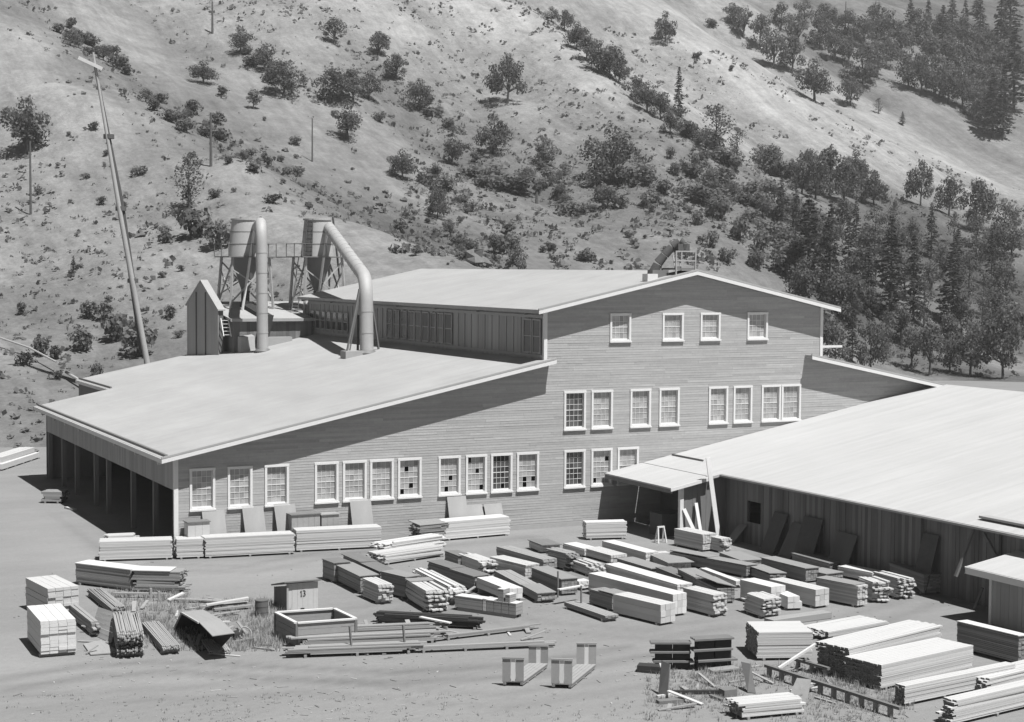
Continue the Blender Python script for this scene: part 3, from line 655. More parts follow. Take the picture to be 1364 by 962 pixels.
# small building at the right edge
hut = thing('side_building', 'small pale-roofed building with grey plank walls at the right edge of the yard', 'building', (26.65,-36,0))
m = MB(); zb = lambda x: 2.32+.16*(x-26.2)
m.prism([(26.2,-29.7,zb(26.2)-.1),(34,-29.7,zb(34)-.1),(34,-46,zb(34)-.1),(26.2,-46,zb(26.2)-.1)], (0,0,.1)); m.build('roof', m_roofw, hut)
m = MB(); m.bx(26.14,26.195,-46,-29.65,zb(26.2)-.3,zb(26.2)-.02); m.build('fascia', m_trim, hut)
m = MB(); m.prism([(26.14,-29.695,zb(26.14)-.3),(34,-29.695,zb(34)-.3),(34,-29.695,zb(34)-.01),(26.14,-29.695,zb(26.14)-.01)], (0,.05,0)); m.build('fascia', m_trim, hut)
yy = -45.8; m = MB()
while yy < -30.82: m.bx(26.65+rs.uniform(-.01,.01),26.75,yy+.004,yy+.246,0,zb(26.7)-.11); yy += .25
m.build('wall_boarding', m_wallshade, hut)
m = MB(); m.bx(26.6,26.8,-30.81,-30.66,0,zb(26.7)-.11); m.build('corner_board', m_trim, hut)
m = MB(); m.bx(26.81,33.8,-30.8,-30.7,0,2.3); m.bx(33.8,33.9,-45.8,-30.7,0,3.3); m.build('rear_wall', m_wallshade, hut)
# ---------------------------------------------------------------- lumber
rl = random.Random(21)
MK = dict(f=m_fresh, b=m_bright, a=m_aged, g=m_grey, k=m_black2, c=m_cover, d=m_coverd, e=m_fend)
def stack_core(label, O, ang, L, wd, h, z0, mat, rag, cover, bw, th, detail, group, name='lumber_stack', cat='lumber stack', skew=0.0):
    r = thing(name, label, cat, (O[0], O[1], 0), group, ang-math.pi/2)
    nc = max(1, round(wd/bw)); nr = max(1, round(h/th)); bw = wd/nc; th = h/nr
    main = MB(); part_boards = []
    drift = [rl.uniform(-.012,.012) for _ in range(nr)]
    for k in range(nr):
        rr = rag*rl.choice((.3,.6,1,1)); base0 = rl.uniform(-rr, rr)*.7; base1 = rl.uniform(-rr, rr)*.7
        for j in range(nc):
            if rag > .3 and k == nr-1 and rl.random() < .3: continue
            y0 = base0+rl.uniform(-rr, rr)*.6; y1 = L+base1+rl.uniform(-rr, rr)*.6
            x0 = j*bw+.006+drift[k]+rl.uniform(-.003,.003); x1 = (j+1)*bw-.006+drift[k]
            za = z0+k*th+.003; zb_ = z0+(k+1)*th-.004
            sk = rl.uniform(-1,1)*rag*.10
            pts0 = [(x0,y0,za),(x1,y0,za),(x1+sk,y1,za),(x0+sk,y1,za)]; pts1 = [(a,b,zb_) for a, b, _ in pts0]
            if detail or k == nr-1:
                b = MB(); b.hexa(pts0, pts1); b.build('board', mat, r, local=True)
            else: main.hexa(pts0, pts1)
    if main.v: o = main.build('boards', mat, r, local=True); o['kind'] = 'stuff'
    if z0 > .05:
        nb = max(2, int(L/1.8)+1)
        for i in range(nb):
            y = .25+(L-.5)*i/(nb-1); b = MB(); b.bx(-.03, wd+.03, y-.05, y+.05, 0, z0); b.build('bearer', m_grey, r, local=True)
    for cv in (cover or ()):
        f0, f1, mm, tilt = (list(cv)+[0])[:4]
        n = max(1, round((f1-f0)*L/2.4)); seg = (f1-f0)*L/n
        for i in range(n):
            y0 = f0*L+i*seg-.05; y1 = y0+seg+.04; zt = z0+h+.012+.03*(i % 2)+(.02 if tilt else 0); ov = rl.uniform(.02,.10); t2 = rl.uniform(-.02,.05)+tilt
            b = MB(); q = [(-ov,y0,zt+t2),(wd+ov*.7,y0,zt),(wd+ov*.7,y1,zt),(-ov,y1,zt+t2*.6)]
            b.hexa(q, [(x,y,zz+.035) for x, y, zz in q]); b.build('cover_board', MK[mm], r, local=True)
    return r
YG = 'lumber stacks in rows in the mill yard'
def SV(label, FLT, hp, FRT, BLT, mat='f', rag=.06, cover=None, w_=.84, bw=.165, th=.07, detail=False, z0=.1, group=YG):
    """stack running away from the camera: front-left-top, height in photo px, front-right-top, back-left-top"""
    F = gz(FLT[0], FLT[1]+hp, z0); zt = zat(F, *FLT); h = max(zt-z0, .06)
    T = np.array([F[0],F[1],zt]); B = gz(BLT[0], BLT[1], zt); d = (B-T)[:2]; L = float(np.linalg.norm(d)); d = d/L
    if FRT: Rr = gz(FRT[0], FRT[1], zt); wd = abs(float((Rr-T)[:2] @ np.array([d[1],-d[0]]))); wd = min(max(wd*(1.12 if group else 1.0), .3), 2.2)
    else: wd = w_
    return stack_core(label, F, math.atan2(d[1], d[0]), L, wd, h, z0, MK[mat], rag, cover, bw, th, detail, group)
def SU(label, LB, RB, lty, dep=.8, BLT=None, mat='f', rag=.06, cover=None, bw=.165, th=.07, detail=False, z0=.1, group=YG, name='lumber_stack', cat='lumber stack'):
    """stack lying across the view: left-bottom and right-bottom of the near long face"""
    A = gz(LB[0], LB[1], z0); B = gz(RB[0], RB[1], z0); zt = zat(A, LB[0], lty); h = max(zt-z0, .05)
    d = (B-A)[:2]; L = float(np.linalg.norm(d)); d = d/L; nrm = np.array([-d[1], d[0]])
    if BLT: K = gz(BLT[0], BLT[1], zt); dep = min(max(float((K-A)[:2] @ nrm), .3), 3.0)
    O = A[:2]+nrm*dep
    return stack_core(label, O, math.atan2(d[1], d[0]), L, dep, h, z0, MK[mat], rag, cover, bw, th, detail, group, name, cat)

D = [(0,1,'d')]; Cv = [(0,1,'c')]
SV('short dark-covered stack at the far end of the leftmost yard row', (445,751.3),23,None,(429.7,745.6),'g',.02,D)
SV('dark-covered stack in the middle of the leftmost yard row', (480,768.2),21,None,(445.8,751.7),'g',.03,Cv)
SV('white-topped stack with ragged ends at the near end of the leftmost yard row', (504,779.5),23.5,(520.3,777.5),(482,770),'f',.22,None)
SV('long low dark-covered stack at the far end of the second yard row', (506,761.8),18,None,(457,740),'g',.04,D,.75)
SV('grey-covered stack in the middle of the second yard row', (540,770),26,None,(507.5,762.3),'g',.03,Cv,.8)
SV('stack with boards fanned out untidily at the near end of the second yard row', (567,787),25.5,(592,784.5),(541,771.8),'f',.45,[(.75,1,'c')])
SV('white stack with a ragged near end, third row from the left', (597,781),22,(616,778.5),(549,757),'b',.4)
SV('dark-covered low stack behind the tall white block-ended stack', (632,768.4),18,None,(570,749),'g',.05,D,.75)
SV('tall white stack with a clean square near end above the crates', (674.7,784.8),14,(693.9,783),(634.8,769),'b',.01,None,bw=.3,th=.3,z0=.25)
SV('small dark-ended stub stack beyond the third row', (610,742),12,None,(592.4,735),'g',.03,D,.7)
SV('small ragged heap of white boards beyond the third row', (640,748),15,None,(613,738.5),'f',.4)
SV('long low stack with pale grooved top, farthest back of the centre rows', (723.8,745.7),12,(740.4,744),(661.4,728),'a',.08)
SV('white-topped long stack with a jog in its near edge, centre of the yard', (699.7,753),18,None,(652,741.5),'f',.03)
SV('dark flat-covered stack with a plank across its near end', (748,772.3),19,(765,770),(708,756.5),'g',.03,[(0,1,'c')])
SV('low flat pile of grey boards with a thin stake, centre of the yard', (716,791),10,(737,789.5),(658,760),'a',.1,[(0,.35,'c')])
SV('small table-like stack under a dark flat cover near the mill front', (720,727),8,(743,725.5),(704.7,720.8),'f',.05,[(-.1,1.1,'d')])
SV('grey-topped stack with a ragged shadowed near end', (755,737.5),21,(769,736),(727,730.5),'a',.35)
SV('low white-topped stack just in front of the bright cross stack', (778.5,731.3),9,None,(749.6,723.5),'b',.03)
SV('neat pale stack with dark left side just left of the dark covered pair', (813.5,739.9),9.5,(830.7,737.5),(777.5,729.8),'f',.04)
SV('ragged white heap of boards left of the longest white stack', (784,752),14,(803,750),(763,744.8),'f',.45)
SV('long narrow white-topped stack in the middle of the yard', (902.4,778.9),12,None,(805,750.8),'b',.05)
SV('longest white stack, square ended, with a thin post at mid length', (896.2,792),27,(913.3,789.8),(784,763.3),'b',.01,None,bw=.3,th=.3)
SV('big square-ended stack nearest the camera in the middle of the yard', (879.8,806),25,(900.8,803.8),(816.6,791.3),'f',.02,None,bw=.3,th=.28)
SV('dark stack under a grey cover right behind the big square-ended stack', (815,793),19,None,(785,784.3),'g',.02,[(0,.6,'c')])
SV('very low grey pile lying alone at the near edge of the yard', (806,820.5),6,(817,817),(751,801.5),'a',.1,th=.05)
SV('small white bundle of short boards by the cross plank', (772,775),9,(785,773.5),(764,772),'b',.1)
SV('long pale stack running towards the porch doorway', (860,736),13,(873,734),(801.8,720.4),'b',.03)
SV('dark flat-covered low stack in the middle of the upper rows', (868,758.6),7,None,(822,744.6),'g',.03,Cv,.9)
SV('low stack, half white and half under an overhanging dark cover', (890,750),8,(914.9,747.5),(857,735),'f',.04,[(-.05,.75,'c')])
SV('dark covered low stack behind the tilted big cover sheet', (905,770),9,None,(873.5,757),'g',.03,D,.8)
SV('neat stack beside the leaning white planks at the porch', (936,712),21,(951,710),(898,704),'f',.03)
SV('stack with stepped ragged near end beside the wing shed corner', (962,718),17,(974,717),(937,712.8),'f',.3)
SV('very long dark stack under grey covers in the upper right rows', (993.8,754.7),13,None,(892.5,735),'g',.03,Cv,.75)
SV('stack under a wide slanting grey cover, near end of the very long dark stack', (1025,766),10,(1043.7,764.5),(994,754.7),'g',.04,[(0,1,'c',.04)])
SV('thin flat-covered low stack just in front of the wing shed wall', (987.6,747.7),6,(1011,746),(958,736.5),'g',.03,Cv)
SV('long stack with dark side and grey cover right of the thin flat one', (1073,758.6),16,None,(1014,743.8),'g',.02,Cv,.8)
SV('dark stack beneath a big tilted cover sheet in the centre right', (955,784),18,None,(903,758.6),'g',.03,[(.55,1,'c'),(.0,.5,'c',.22)],.85)
SV('narrow row of white boards beside the big tilted cover sheet', (979.8,774),7,None,(931,756),'b',.1,None,.36)
SV('white stack with a square end standing above two lower steps', (1027,782),26,(1047.6,780.5),(986,771.8),'b',.02,None,bw=.3,th=.3)
SV('upper of two low white steps at the end of the square white stack', (1049,795),16,(1062,793.5),(1033,788),'b',.01,None,bw=.3,th=.3)
SV('lowest white step in front of the square white stack', (1058,801.5),9,(1066,800.5),(1050,797),'b',.01,None,bw=.3,th=.3)
SV('clean square white-ended stack left of the dark covered one', (1086,785.7),22.6,(1104.8,784),(1025,771),'f',.02,None,bw=.3,th=.28)
SV('tall stack with splintered near end just right of the longest white stack', (950,792.9),27,(968,791),(909.6,782.7),'f',.22)
SV('ragged-ended stack with long loose top boards behind the low plank bulkhead', (1015.6,798),24,(1036,795.5),(992,789.8),'f',.4)
SV('large stack under a dark cover with a white near end', (1142,781),26,(1156,779.3),(1087,770.3),'f',.05,[(.08,1,'c')])
SV('low stack with an overlapping dark cover behind the white-ended large one', (1100,766),9,(1124,764),(1072,760),'g',.03,Cv)
SV('short ragged white stack between two longer stacks on the right', (1161,775),25,(1181,773.2),(1144,768.8),'f',.35)
SV('thin white-topped stack at the far right, behind the ragged one', (1161.7,763),12,None,(1116,754),'b',.06)
SV('tall ragged white stack at the right end of the rows', (1195,770),26,(1214,768),(1163,761.5),'f',.4)
SV('dark-covered stack with a white edge near the wing shed wall', (1105,751),9,(1126.6,749),(1055,737.4),'g',.03,D)
SV('low dark-covered stack lying closest along the wing shed wall', (1162.5,750),9,(1182,748.3),(1098.6,736),'g',.03,Cv)
SV('rightmost dark-covered stack beside the shadow of the wing shed', (1230,766),24,(1250,764),(1185,750.2),'g',.04,[(-.02,1,'d')])
SV('dark-sided tall stack at the right edge by the small pale-roofed building', (1356,849),34,None,(1275,829),'g',.03,[(0,1,'b')],.5,group=None)

FG = 'lumber stacks along the mill front'
SU('bright clean cross stack near the porch doorway', (781,717.5),(835,716),696,.8,None,'b',.05)
SU('pale stack at the mill corner beside the open bays', (133,746),(229,743),722,1.2,None,'f',.06,group=FG)
SU('short pale stack right at the white mill corner board', (235,743),(271,741.5),719,1.1,None,'f',.05,group=FG)
SU('long pale stack below the three leftmost windows', (273.5,742),(392,736),716.5,1.1,None,'f',.08,group=FG)
SU('long neat pale stack below the four-window group', (395,733.5),(508,728),707,1.1,None,'f',.04,group=FG)
SU('untidy pale boards at the near right end of the row along the mill front', (512,751),(592,739),739,1.3,None,'f',.35,group=FG)
SU('pale fanned boards behind the untidy near end of the mill-front row', (522,737),(592,726),723,1.2,None,'b',.5,group=FG)
SU('dark-ended pile under a skewed cover at the middle of the mill front', (563,722),(592,719),701,1.2,None,'g',.3,[(-.1,1.2,'c',.1)],group=FG)
SU('bright stack below the middle window group', (593,718.5),(679,711),695,1.1,None,'b',.08,group=FG)
SU('few loose boards lying on top of the stack at the mill corner', (143,722.5),(178,721),714,.8,None,'f',.3,None,z0=.78,name='loose_boards',cat='boards',group=FG)

# foreground left
SV('front bright stack of four board columns at the left edge of the yard', (54.4,828),44.5,(102,825),(35.7,807),'b',.05,None,.66,.33,.128,True,.14,None)
SV('second bright stack of thick boards just behind the front one at the left edge', (63.8,784.4),38,(106.6,781),(34,769.6),'f',.08,None,.66,.33,.128,True,.14,None)
SU('long dark-sided stack with pale top behind the left foreground piles', (101,776),(174,785.5),751,.9,None,'a',.03,[(0,1,'b')],group=None)
SU('dark-sided stack with a splintered right end behind the left foreground piles', (177,786),(240,787.5),760.5,.9,None,'a',.3,[(0,.8,'b')],group=None)
SV('loose narrow pile of planks squeezed beside the front bright stack', (122,829),16,(132,828),(84,798),'a',.3,group=None)
SV('long bundle of slats sloping behind the tilted sheet', (148,809),9,(168,808),(117,783),'a',.35,None,.6,.07,.05,group=None)
SV('bundle of thin slats with dark ragged ends under the tilted sheet', (156,842),31,(192,841),(150,816),'a',.35,None,.8,.07,.06,group=None)
SV('flat low bundle of slats with a ragged near end in the left foreground', (216,861),8,(240,859.5),(189,829),'a',.2,None,.7,.07,.05,group=None)
A = gz(120.7,844.4); B = gz(148.7,857); C_ = gz(159.6,818,.95); D_ = gz(131.6,808.6,.95)
t = thing('tilted_sheet', 'dark grey ribbed sheet leaning on the slat bundle in the left foreground', 'sheet', A)
for k in range(6):
    a, b = k/6+.004, (k+1)/6-.004; P = [A+(B-A)*0+(D_-A)*a, B+(C_-B)*a, B+(C_-B)*b, A+(D_-A)*b]
    m = MB(); nn = np.cross(B-A, D_-A); nn = nn/np.linalg.norm(nn)*.03; m.hexa(P, [q+nn for q in P]); m.build('plank', m_grey, t)
m = MB(); P = [gz(111,860), gz(134.7,855), gz(159.6,871), gz(120.7,874)]; P = P[::-1]
m.hexa([q+(0,0,.03) for q in P], [q+(0,0,.07) for q in P]); single(m, 'flat_board', m_aged, 'flat grey panel lying on the ground in front of the tilted sheet', 'panel')
# open bin with slats; inner panels blackened as the shade inside
t = thing('tipped_bin', 'wooden bin tipped on its side, inside blackened for its shade, with slats spilling out, left foreground', 'bin', gz(265,868))
a, b, c, d = gz(231.5,841,.15), gz(265.7,869,.0), gz(283,849,.35), gz(243,817,1.0)
e = np.array([.55,.9,0]); 
def panel(P, th, name, mat, par, sgn=1):
    m = MB(); P = [np.array(q, float) for q in P]; nn = np.cross(P[1]-P[0], P[3]-P[0]); nn = nn/np.linalg.norm(nn)*th*sgn; m.hexa(P, [q+nn for q in P]); return m.build(name, mat, par)
Lp, Bp = gz(232.2,839), gz(266,868); e_ = (Bp-Lp)/np.linalg.norm(Bp-Lp); nn_ = np.array([-e_[1], e_[0], 0.0])
if nn_ @ RGT < 0: nn_ = -nn_
def onpl(x, y): d_ = ray(x, y); return CAMP+d_*(((Lp-CAMP) @ nn_)/(d_ @ nn_))
Tp, Mp, Rp = onpl(242.4,816.4), onpl(265,829.6), onpl(283,848); bk = nn_*.85+np.array([0,0,.04])
for P, nm, mt in (([Lp,Tp,Tp+bk,Lp+bk],'side_panel',m_black2),([Tp,Mp,Mp+bk,Tp+bk],'top_panel',m_aged),([Mp,Rp,Rp+bk,Mp+bk],'side_panel',m_aged),([Lp+(0,0,.02),Bp+(0,0,.02),Bp+bk,Lp+bk],'bottom_panel',m_black2),([Lp+bk*.97,Bp+bk*.97,Rp+bk*.97,Mp+bk*.97,Tp+bk*.97],'back_panel',m_black2)):
    m = MB(); q_ = [np.array(p_, float) for p_ in P]; v_ = np.cross(q_[1]-q_[0], q_[2]-q_[0]); v_ = v_/np.linalg.norm(v_)*.03; m.prism(q_, v_); m.build(nm, mt, t)
m = MB(); m.bar(Tp-nn_*.02, Mp-nn_*.02, .05, .07); m.bar(Tp-nn_*.02, Lp-nn_*.02+(0,0,.03), .05, .07); m.build('edge_strip', m_fresh, t)
SV('short slats spilling out of the tipped bin', (279,868),4,(306,864),(268,852),'a',.2,None,.8,.08,.04,z0=.06,group=None)
def plank(label, a, b, w_=.2, h=.05, za=.1, zb_=.1, mat=None, name='plank', cat='plank', group=None):
    m = MB(); A = gz(a[0],a[1],za); B = gz(b[0],b[1],zb_); m.bar(A, B, w_, h); return single(m, name, mat or m_aged, label, cat, group)
LP = 'loose planks among the weeds'
plank('plank lying from the tipped bin out to the right', (266,829.5),(306,828),.16,.05,.62,.5,m_fresh)
plank('topmost of the loose planks left of the drum, tilted up to the right', (275,806),(331,796.5),.28,.07,.25,.45,m_fresh,group=LP)
plank('lower loose plank left of the drum', (266,808),(330,802.5),.28,.07,.12,.2,m_aged,group=LP)
plank('dark loose plank beside the drum, lowest of the pile', (285,812),(336,806.5),.25,.08,.1,.14,m_grey,group=LP)
plank('short pale plank propped at the left end of the loose planks', (224,799.5),(244,790),.2,.06,.1,.3,m_bright,group=LP)
plank('long thin grey plank among the weeds behind the tilted sheet', (152,790),(222,791),.18,.06,.2,.2,m_aged,group=LP)
plank('long grey plank running right from the splintered stack', (232,798),(295,800),.22,.05,.15,.1,m_aged,group=LP)
plank('flat weathered plank behind the topmost loose plank', (262,799),(300,801.5),.3,.05,.1,.1,m_grey,group=LP)
plank('thin pale lath on the ground in front of the tipped bin', (285,871),(320,874),.07,.03,.04,.03,m_bright,group=LP)
plank('thin lath on the road just left of the pale bin', (336,862),(366,866),.07,.04,.04,.04,m_aged,group=LP)
for lab, px, py in (('left of two pale stakes standing in the weeds',201,797),('right of two pale stakes standing in the weeds',212,801)):
    q = gz(px,py); m = MB(); m.bx(q[0]-.05,q[0]+.05,q[1]-.05,q[1]+.05,0,.45); single(m,'stake',m_aged,lab,'stake')
# drum, bucket, hoop
def drum(label, P, r, h, mat, name='oil_drum', cat='drum'):
    t = thing(name, label, cat, P)
    b = MB(); z = P[2]; b.tube([(P[0],P[1],z),(P[0],P[1],z+h)], [r,r], 24); b.build('shell', mat, t, True)
    for q in (.01,.34,.66,.985):
        b = MB(); b.tube([(P[0],P[1],z+h*q-.018),(P[0],P[1],z+h*q+.018)], [r+.014]*2, 24); b.build('hoop', mat, t, True)
    b = MB(); b.tube([(P[0],P[1],z+h+.001),(P[0],P[1],z+h+.006)], [r-.03]*2, 24); b.build('lid', m_black2, t)
    return t
drum('rusty steel drum standing in weeds beside the loose planks', gz(348.5,822), .28, .74, m_rust)
t = thing('bucket', 'small dark bucket lying on its side in the weeds', 'bucket', gz(314,849)); q = gz(314,846,.18)
b = MB(); b.tube([q+(-.12,0,0),q+(.22,.05,0)],[.17,.2],16); b.build('pail', m_black2, t, True)
t = thing('hoop', 'pale ring half buried in weeds beside the dark bucket', 'hoop', gz(327,851)); q = gz(327,844,.25)
b = MB(); b.tube([q+RGT*.24*math.cos(k*math.pi/10)+np.array([0,.1*math.sin(k*math.pi/10),.24*math.sin(k*math.pi/10)]) for k in range(21)], .03, 6); b.build('ring', m_aged, t, True)

# hut with the number 13
t = thing('tool_hut', 'small flat-roofed tool hut with number 13 painted on its pale front', 'hut', gz(382,815))
c0 = gz(382,816); c1 = gz(424,812.5); hx = c1[0]-c0[0]; y0 = c0[1]; H = zat(c0,382,777.5)
xx = c0[0]; k = 0
while xx < c0[0]+hx-.02:
    e = min(xx+.24, c0[0]+hx); m = MB(); m.bx(xx+.003,e-.003,y0+rl.uniform(-.006,.006),y0+.04,0,H*.985); m.build('plank', m_fresh, t); xx += .24
yy = y0+.05
while yy < y0+1.5: m = MB(); m.bx(c0[0]-.0,c0[0]+.04,yy+.003,yy+.237,0,H-.1-.19*(yy+.24-y0)); m.build('plank', m_barn, t); m = MB(); m.bx(c0[0]+hx-.04,c0[0]+hx,yy+.003,yy+.237,0,H-.1-.19*(yy+.24-y0)); m.build('plank', m_barn, t); yy += .24
m = MB(); m.bx(c0[0]+.05,c0[0]+hx-.05,y0+1.46,y0+1.5,0,H-.40); m.build('back_wall', m_barn, t)
m = MB(); m.hexa([(c0[0]-.16,y0-.17,H+.05),(c0[0]+hx+.1,y0-.17,H+.05),(c0[0]+hx+.1,y0+1.65,H-.36),(c0[0]-.16,y0+1.65,H-.36)],[(c0[0]-.16,y0-.17,H+.11),(c0[0]+hx+.1,y0-.17,H+.11),(c0[0]+hx+.1,y0+1.65,H-.30),(c0[0]-.16,y0+1.65,H-.30)]); m.build('roof', m_coverd, t)
m = MB(); m.bx(c0[0]-.02,c0[0]+.06,y0-.06,y0-.01,0,H-.01); m.build('corner_board', m_dull, t)
m = MB(); dx, dz, s = c0[0]+hx*.46, H*.52, .24
def seg(m, pts, w_=.035):
    for p, q in zip(pts[:-1], pts[1:]): m.bar((dx+p[0]*s,y0-.014,dz+p[1]*s),(dx+q[0]*s,y0-.014,dz+q[1]*s),w_,.012,(0,1,0))
seg(m, [(-.15,.75),(0,1),(0,0)]); seg(m, [(-.12,0),(.12,0)])
seg(m, [(.35,.95),(.55,1),(.72,.9),(.72,.65),(.5,.52)]); seg(m, [(.5,.52),(.75,.4),(.75,.12),(.55,0),(.33,.06)])
m.build('number_marking', m_ink, t)
m = MB(); m.bx(c0[0]+hx*.44,c0[0]+hx*.56,y0-.02,y0-.008,.06,.14); m.build('latch', m_ink, t)
# open pale bin in front of the hut
zr = .95; P = [gz(394.8,830,zr), gz(474,824.4,zr), gz(444.8,810.6,zr), gz(367,815.8,zr)]
t = thing('open_bin', 'large open-topped wooden bin with a pale rim in front of the number hut', 'bin', (P[0][0],P[0][1],0))
for i in range(4):
    a, b = P[i], P[(i+1)%4]; m = MB(); dd = (b-a)/np.linalg.norm(b-a)*.09; m.bar(a+dd*.5, b-dd*.6, .16, .06); m.build('rim_board', m_bright, t)
    for k in range(4):
        z0_, z1_ = k*.225+.01, k*.225+.22; m = MB(); m.bar((a[0],a[1],(z0_+z1_)/2)+dd*.7,(b[0],b[1],(z0_+z1_)/2)-dd*.7,.04,z1_-z0_); m.build('plank', m_aged, t)
    m = MB(); m.bx(a[0]-.05,a[0]+.05,a[1]-.05,a[1]+.05,0,zr-.035); m.build('corner_post', m_post, t)
# long piles centre foreground
LPG = 'long board piles in the centre foreground'
SU('lowest long board pile across the centre foreground', (398,873),(553,867),863,.7,None,'a',.5,None,th=.06,z0=.12,group=LPG)
SU('right-hand continuation of the long foreground board pile, tapering out', (556,866.5),(738,858.5),861.5,.35,None,'a',.8,None,th=.06,z0=.12,group=LPG)
SU('middle board pile behind the lowest long foreground pile', (408,861),(584,853),850,.6,None,'a',.6,None,th=.06,group=LPG)
SU('rearmost board pile beside the open pale bin', (412,849),(580,842),838,.5,None,'a',.6,None,th=.06,group=LPG)
SU('thin scatter of planks right of the foreground piles', (590,851),(710,837),847,.25,None,'g',.8,None,th=.05,group=LPG)
SU('dark tar-black board pile behind the foreground piles', (503,829),(640,836.5),817.5,.7,None,'k',.5,None,th=.07,group=None)
plank('pale board lying on the tar-black pile', (560,822),(600,830),.2,.05,.55,.5,m_bright)
for lab, a, b in (('left stake standing against the long foreground pile',(469,873),(466,835)),('right stake standing against the long foreground pile',(540,869.5),(536,833))):
    A = gz(*a); B = np.array([A[0]-.05,A[1]+.12,zat(A,*b)]); m = MB(); m.bar(A,B,.07,.07); single(m,'stake',m_post,lab,'stake')
for lab, px, py, yt in (('thin post standing on the low grey pile, centre of the yard',743,796,761),('thin post rising from the very low grey pile',774,812,780),('white post beside the end of the right foreground stacks',1129,901,866)):
    q = gz(px,py); m = MB(); m.bx(q[0]-.03,q[0]+.03,q[1]-.03,q[1]+.03,0,zat(q,px,yt)); single(m,'thin_post',m_post if px < 1000 else m_trim,lab,'post')
plank('white plank laid across the end of the dark flat-covered stack', (744,785.5),(776,780),.2,.05,.7,.7,m_bright)
# crates
A = gz(606,808.5,.15); B = gz(688,820,.15); d = (B-A)/np.linalg.norm(B-A); L = np.linalg.norm(B-A); n_ = np.array([-d[1],d[0],0]); HH = zat(A,606,794)-.15
def crate(label, u0, u1, z0_, h, dep=.55, off=0.0, mat=m_aged):
    t = thing('crate', label, 'crate', A+d*u0, 'crates in a row before the tall white stack')
    for k in range(3):
        a = z0_+h*k/3+.006; b = z0_+h*(k+1)/3-.006
        for (s0, s1, e0, e1) in ((u0,u1,off,off+.03),(u0,u1,off+dep-.03,off+dep)):
            m = MB(); q = [A+d*s0+n_*e0, A+d*s1+n_*e0, A+d*s1+n_*e1, A+d*s0+n_*e1]; m.hexa([(p[0],p[1],a) for p in q], [(p[0],p[1],b) for p in q]); m.build('slat', mat, t)
        for s0 in (u0, u1-.03):
            m = MB(); q = [A+d*s0+n_*(off+.03), A+d*(s0+.03)+n_*(off+.03), A+d*(s0+.03)+n_*(off+dep-.03), A+d*s0+n_*(off+dep-.03)]; m.hexa([(p[0],p[1],a) for p in q], [(p[0],p[1],b) for p in q]); m.build('slat', mat, t)
    m = MB(); q = [A+d*(u0-.01)+n_*(off-.01), A+d*(u1+.01)+n_*(off-.01), A+d*(u1+.01)+n_*(off+dep+.01), A+d*(u0-.01)+n_*(off+dep+.01)]; zt = z0_+h; m.hexa([(p[0],p[1],zt) for p in q], [(p[0],p[1],zt+.03) for p in q]); m.build('lid', m_bright, t)
crate('long left crate of the row before the tall white stack', 0, L*.45, .15, HH)
crate('narrow bright crate in the middle of the crate row', L*.46, L*.51, .15, HH*1.05, mat=m_bright)
crate('first square crate right of the narrow bright one', L*.52, L*.63, .15, HH)
crate('second square crate right of the narrow bright one', L*.64, L*.75, .15, HH)
crate('third square crate right of the narrow bright one', L*.76, L*.87, .15, HH)
crate('rightmost square crate of the crate row', L*.88, L*.99, .15, HH)
crate('left of two small crates stacked on the crate row', L*.70, L*.79, .15+HH+.04, .5, .5)
crate('right of two small crates stacked on the crate row', L*.82, L*.89, .15+HH+.04, .3, .5)
m = MB(); m.bar(A+d*.1+n_*.1-(0,0,.08),B-d*.1+n_*.1-(0,0,.08),.14,.14); m.bar(A+d*.1+n_*.45-(0,0,.08),B-d*.1+n_*.45-(0,0,.08),.14,.14)
single(m,'skid',m_grey,'pair of skids under the crate row','skid')

# lumber carts with upright ends
def cart(label, f0, f1, r0, r1, top, dark, rtop):
    A, B, C, Dd = gz(*f0), gz(*f1), gz(*r1), gz(*r0)
    t = thing('lumber_cart', label, 'lumber cart', A, 'low lumber carts with upright end boards')
    up = zat(A, f0[0], top)
    ml = m_grey if dark else m_aged
    for (P, Q, tp) in ((A,B,up),(Dd,C,zat(Dd, r0[0], rtop))):
        w_ = Q-P
        for k, (a, b, mt) in enumerate(((0,.38,ml),(.40,.60,m_bright),(.62,1,ml))):
            m = MB(); p, q = P+w_*a, P+w_*b; o = np.array([w_[1],-w_[0],0]); o = o/np.linalg.norm(o)*.04
            m.hexa([p+(0,0,.16), q+(0,0,.16), q-o+(0,0,.16), p-o+(0,0,.16)], [(p[0],p[1],tp-.03*k%2), (q[0],q[1],tp-.03*k%2), (q[0]-o[0],q[1]-o[1],tp-.03*k%2), (p[0]-o[0],p[1]-o[1],tp-.03*k%2)])
            m.build('end_board', mt, t)
        m = MB(); m.bar((P[0],P[1],tp)-w_*.02,(Q[0],Q[1],tp)+w_*.02,.08,.06); m.build('cap_rail', ml, t)
    for k in range(5):
        a, b = k/5+.01, (k+1)/5-.01; m = MB(); p, q = A+(B-A)*a, A+(B-A)*b; p2, q2 = Dd+(C-Dd)*a, Dd+(C-Dd)*b
        m.hexa([v+(0,0,.15) for v in (p,q,q2,p2)], [v+(0,0,.19) for v in (p,q,q2,p2)]); m.build('deck_board', m_aged, t)
    for s in (.1,.9):
        m = MB(); m.bar(A+(B-A)*s+(0,0,.1), Dd+(C-Dd)*s+(0,0,.1), .1, .09); m.build('runner', m_grey, t)
    for k in (.2,.5,.8):
        m = MB(); m.bar(A+(Dd-A)*k+(0,0,.03), B+(C-B)*k+(0,0,.03), .09, .055); m.build('sleeper', m_grey, t)
cart('left lumber cart with dark end boards and a white middle board', (669,914),(697.5,914.5),(704,890),(730,890.5),876.5,True,860)
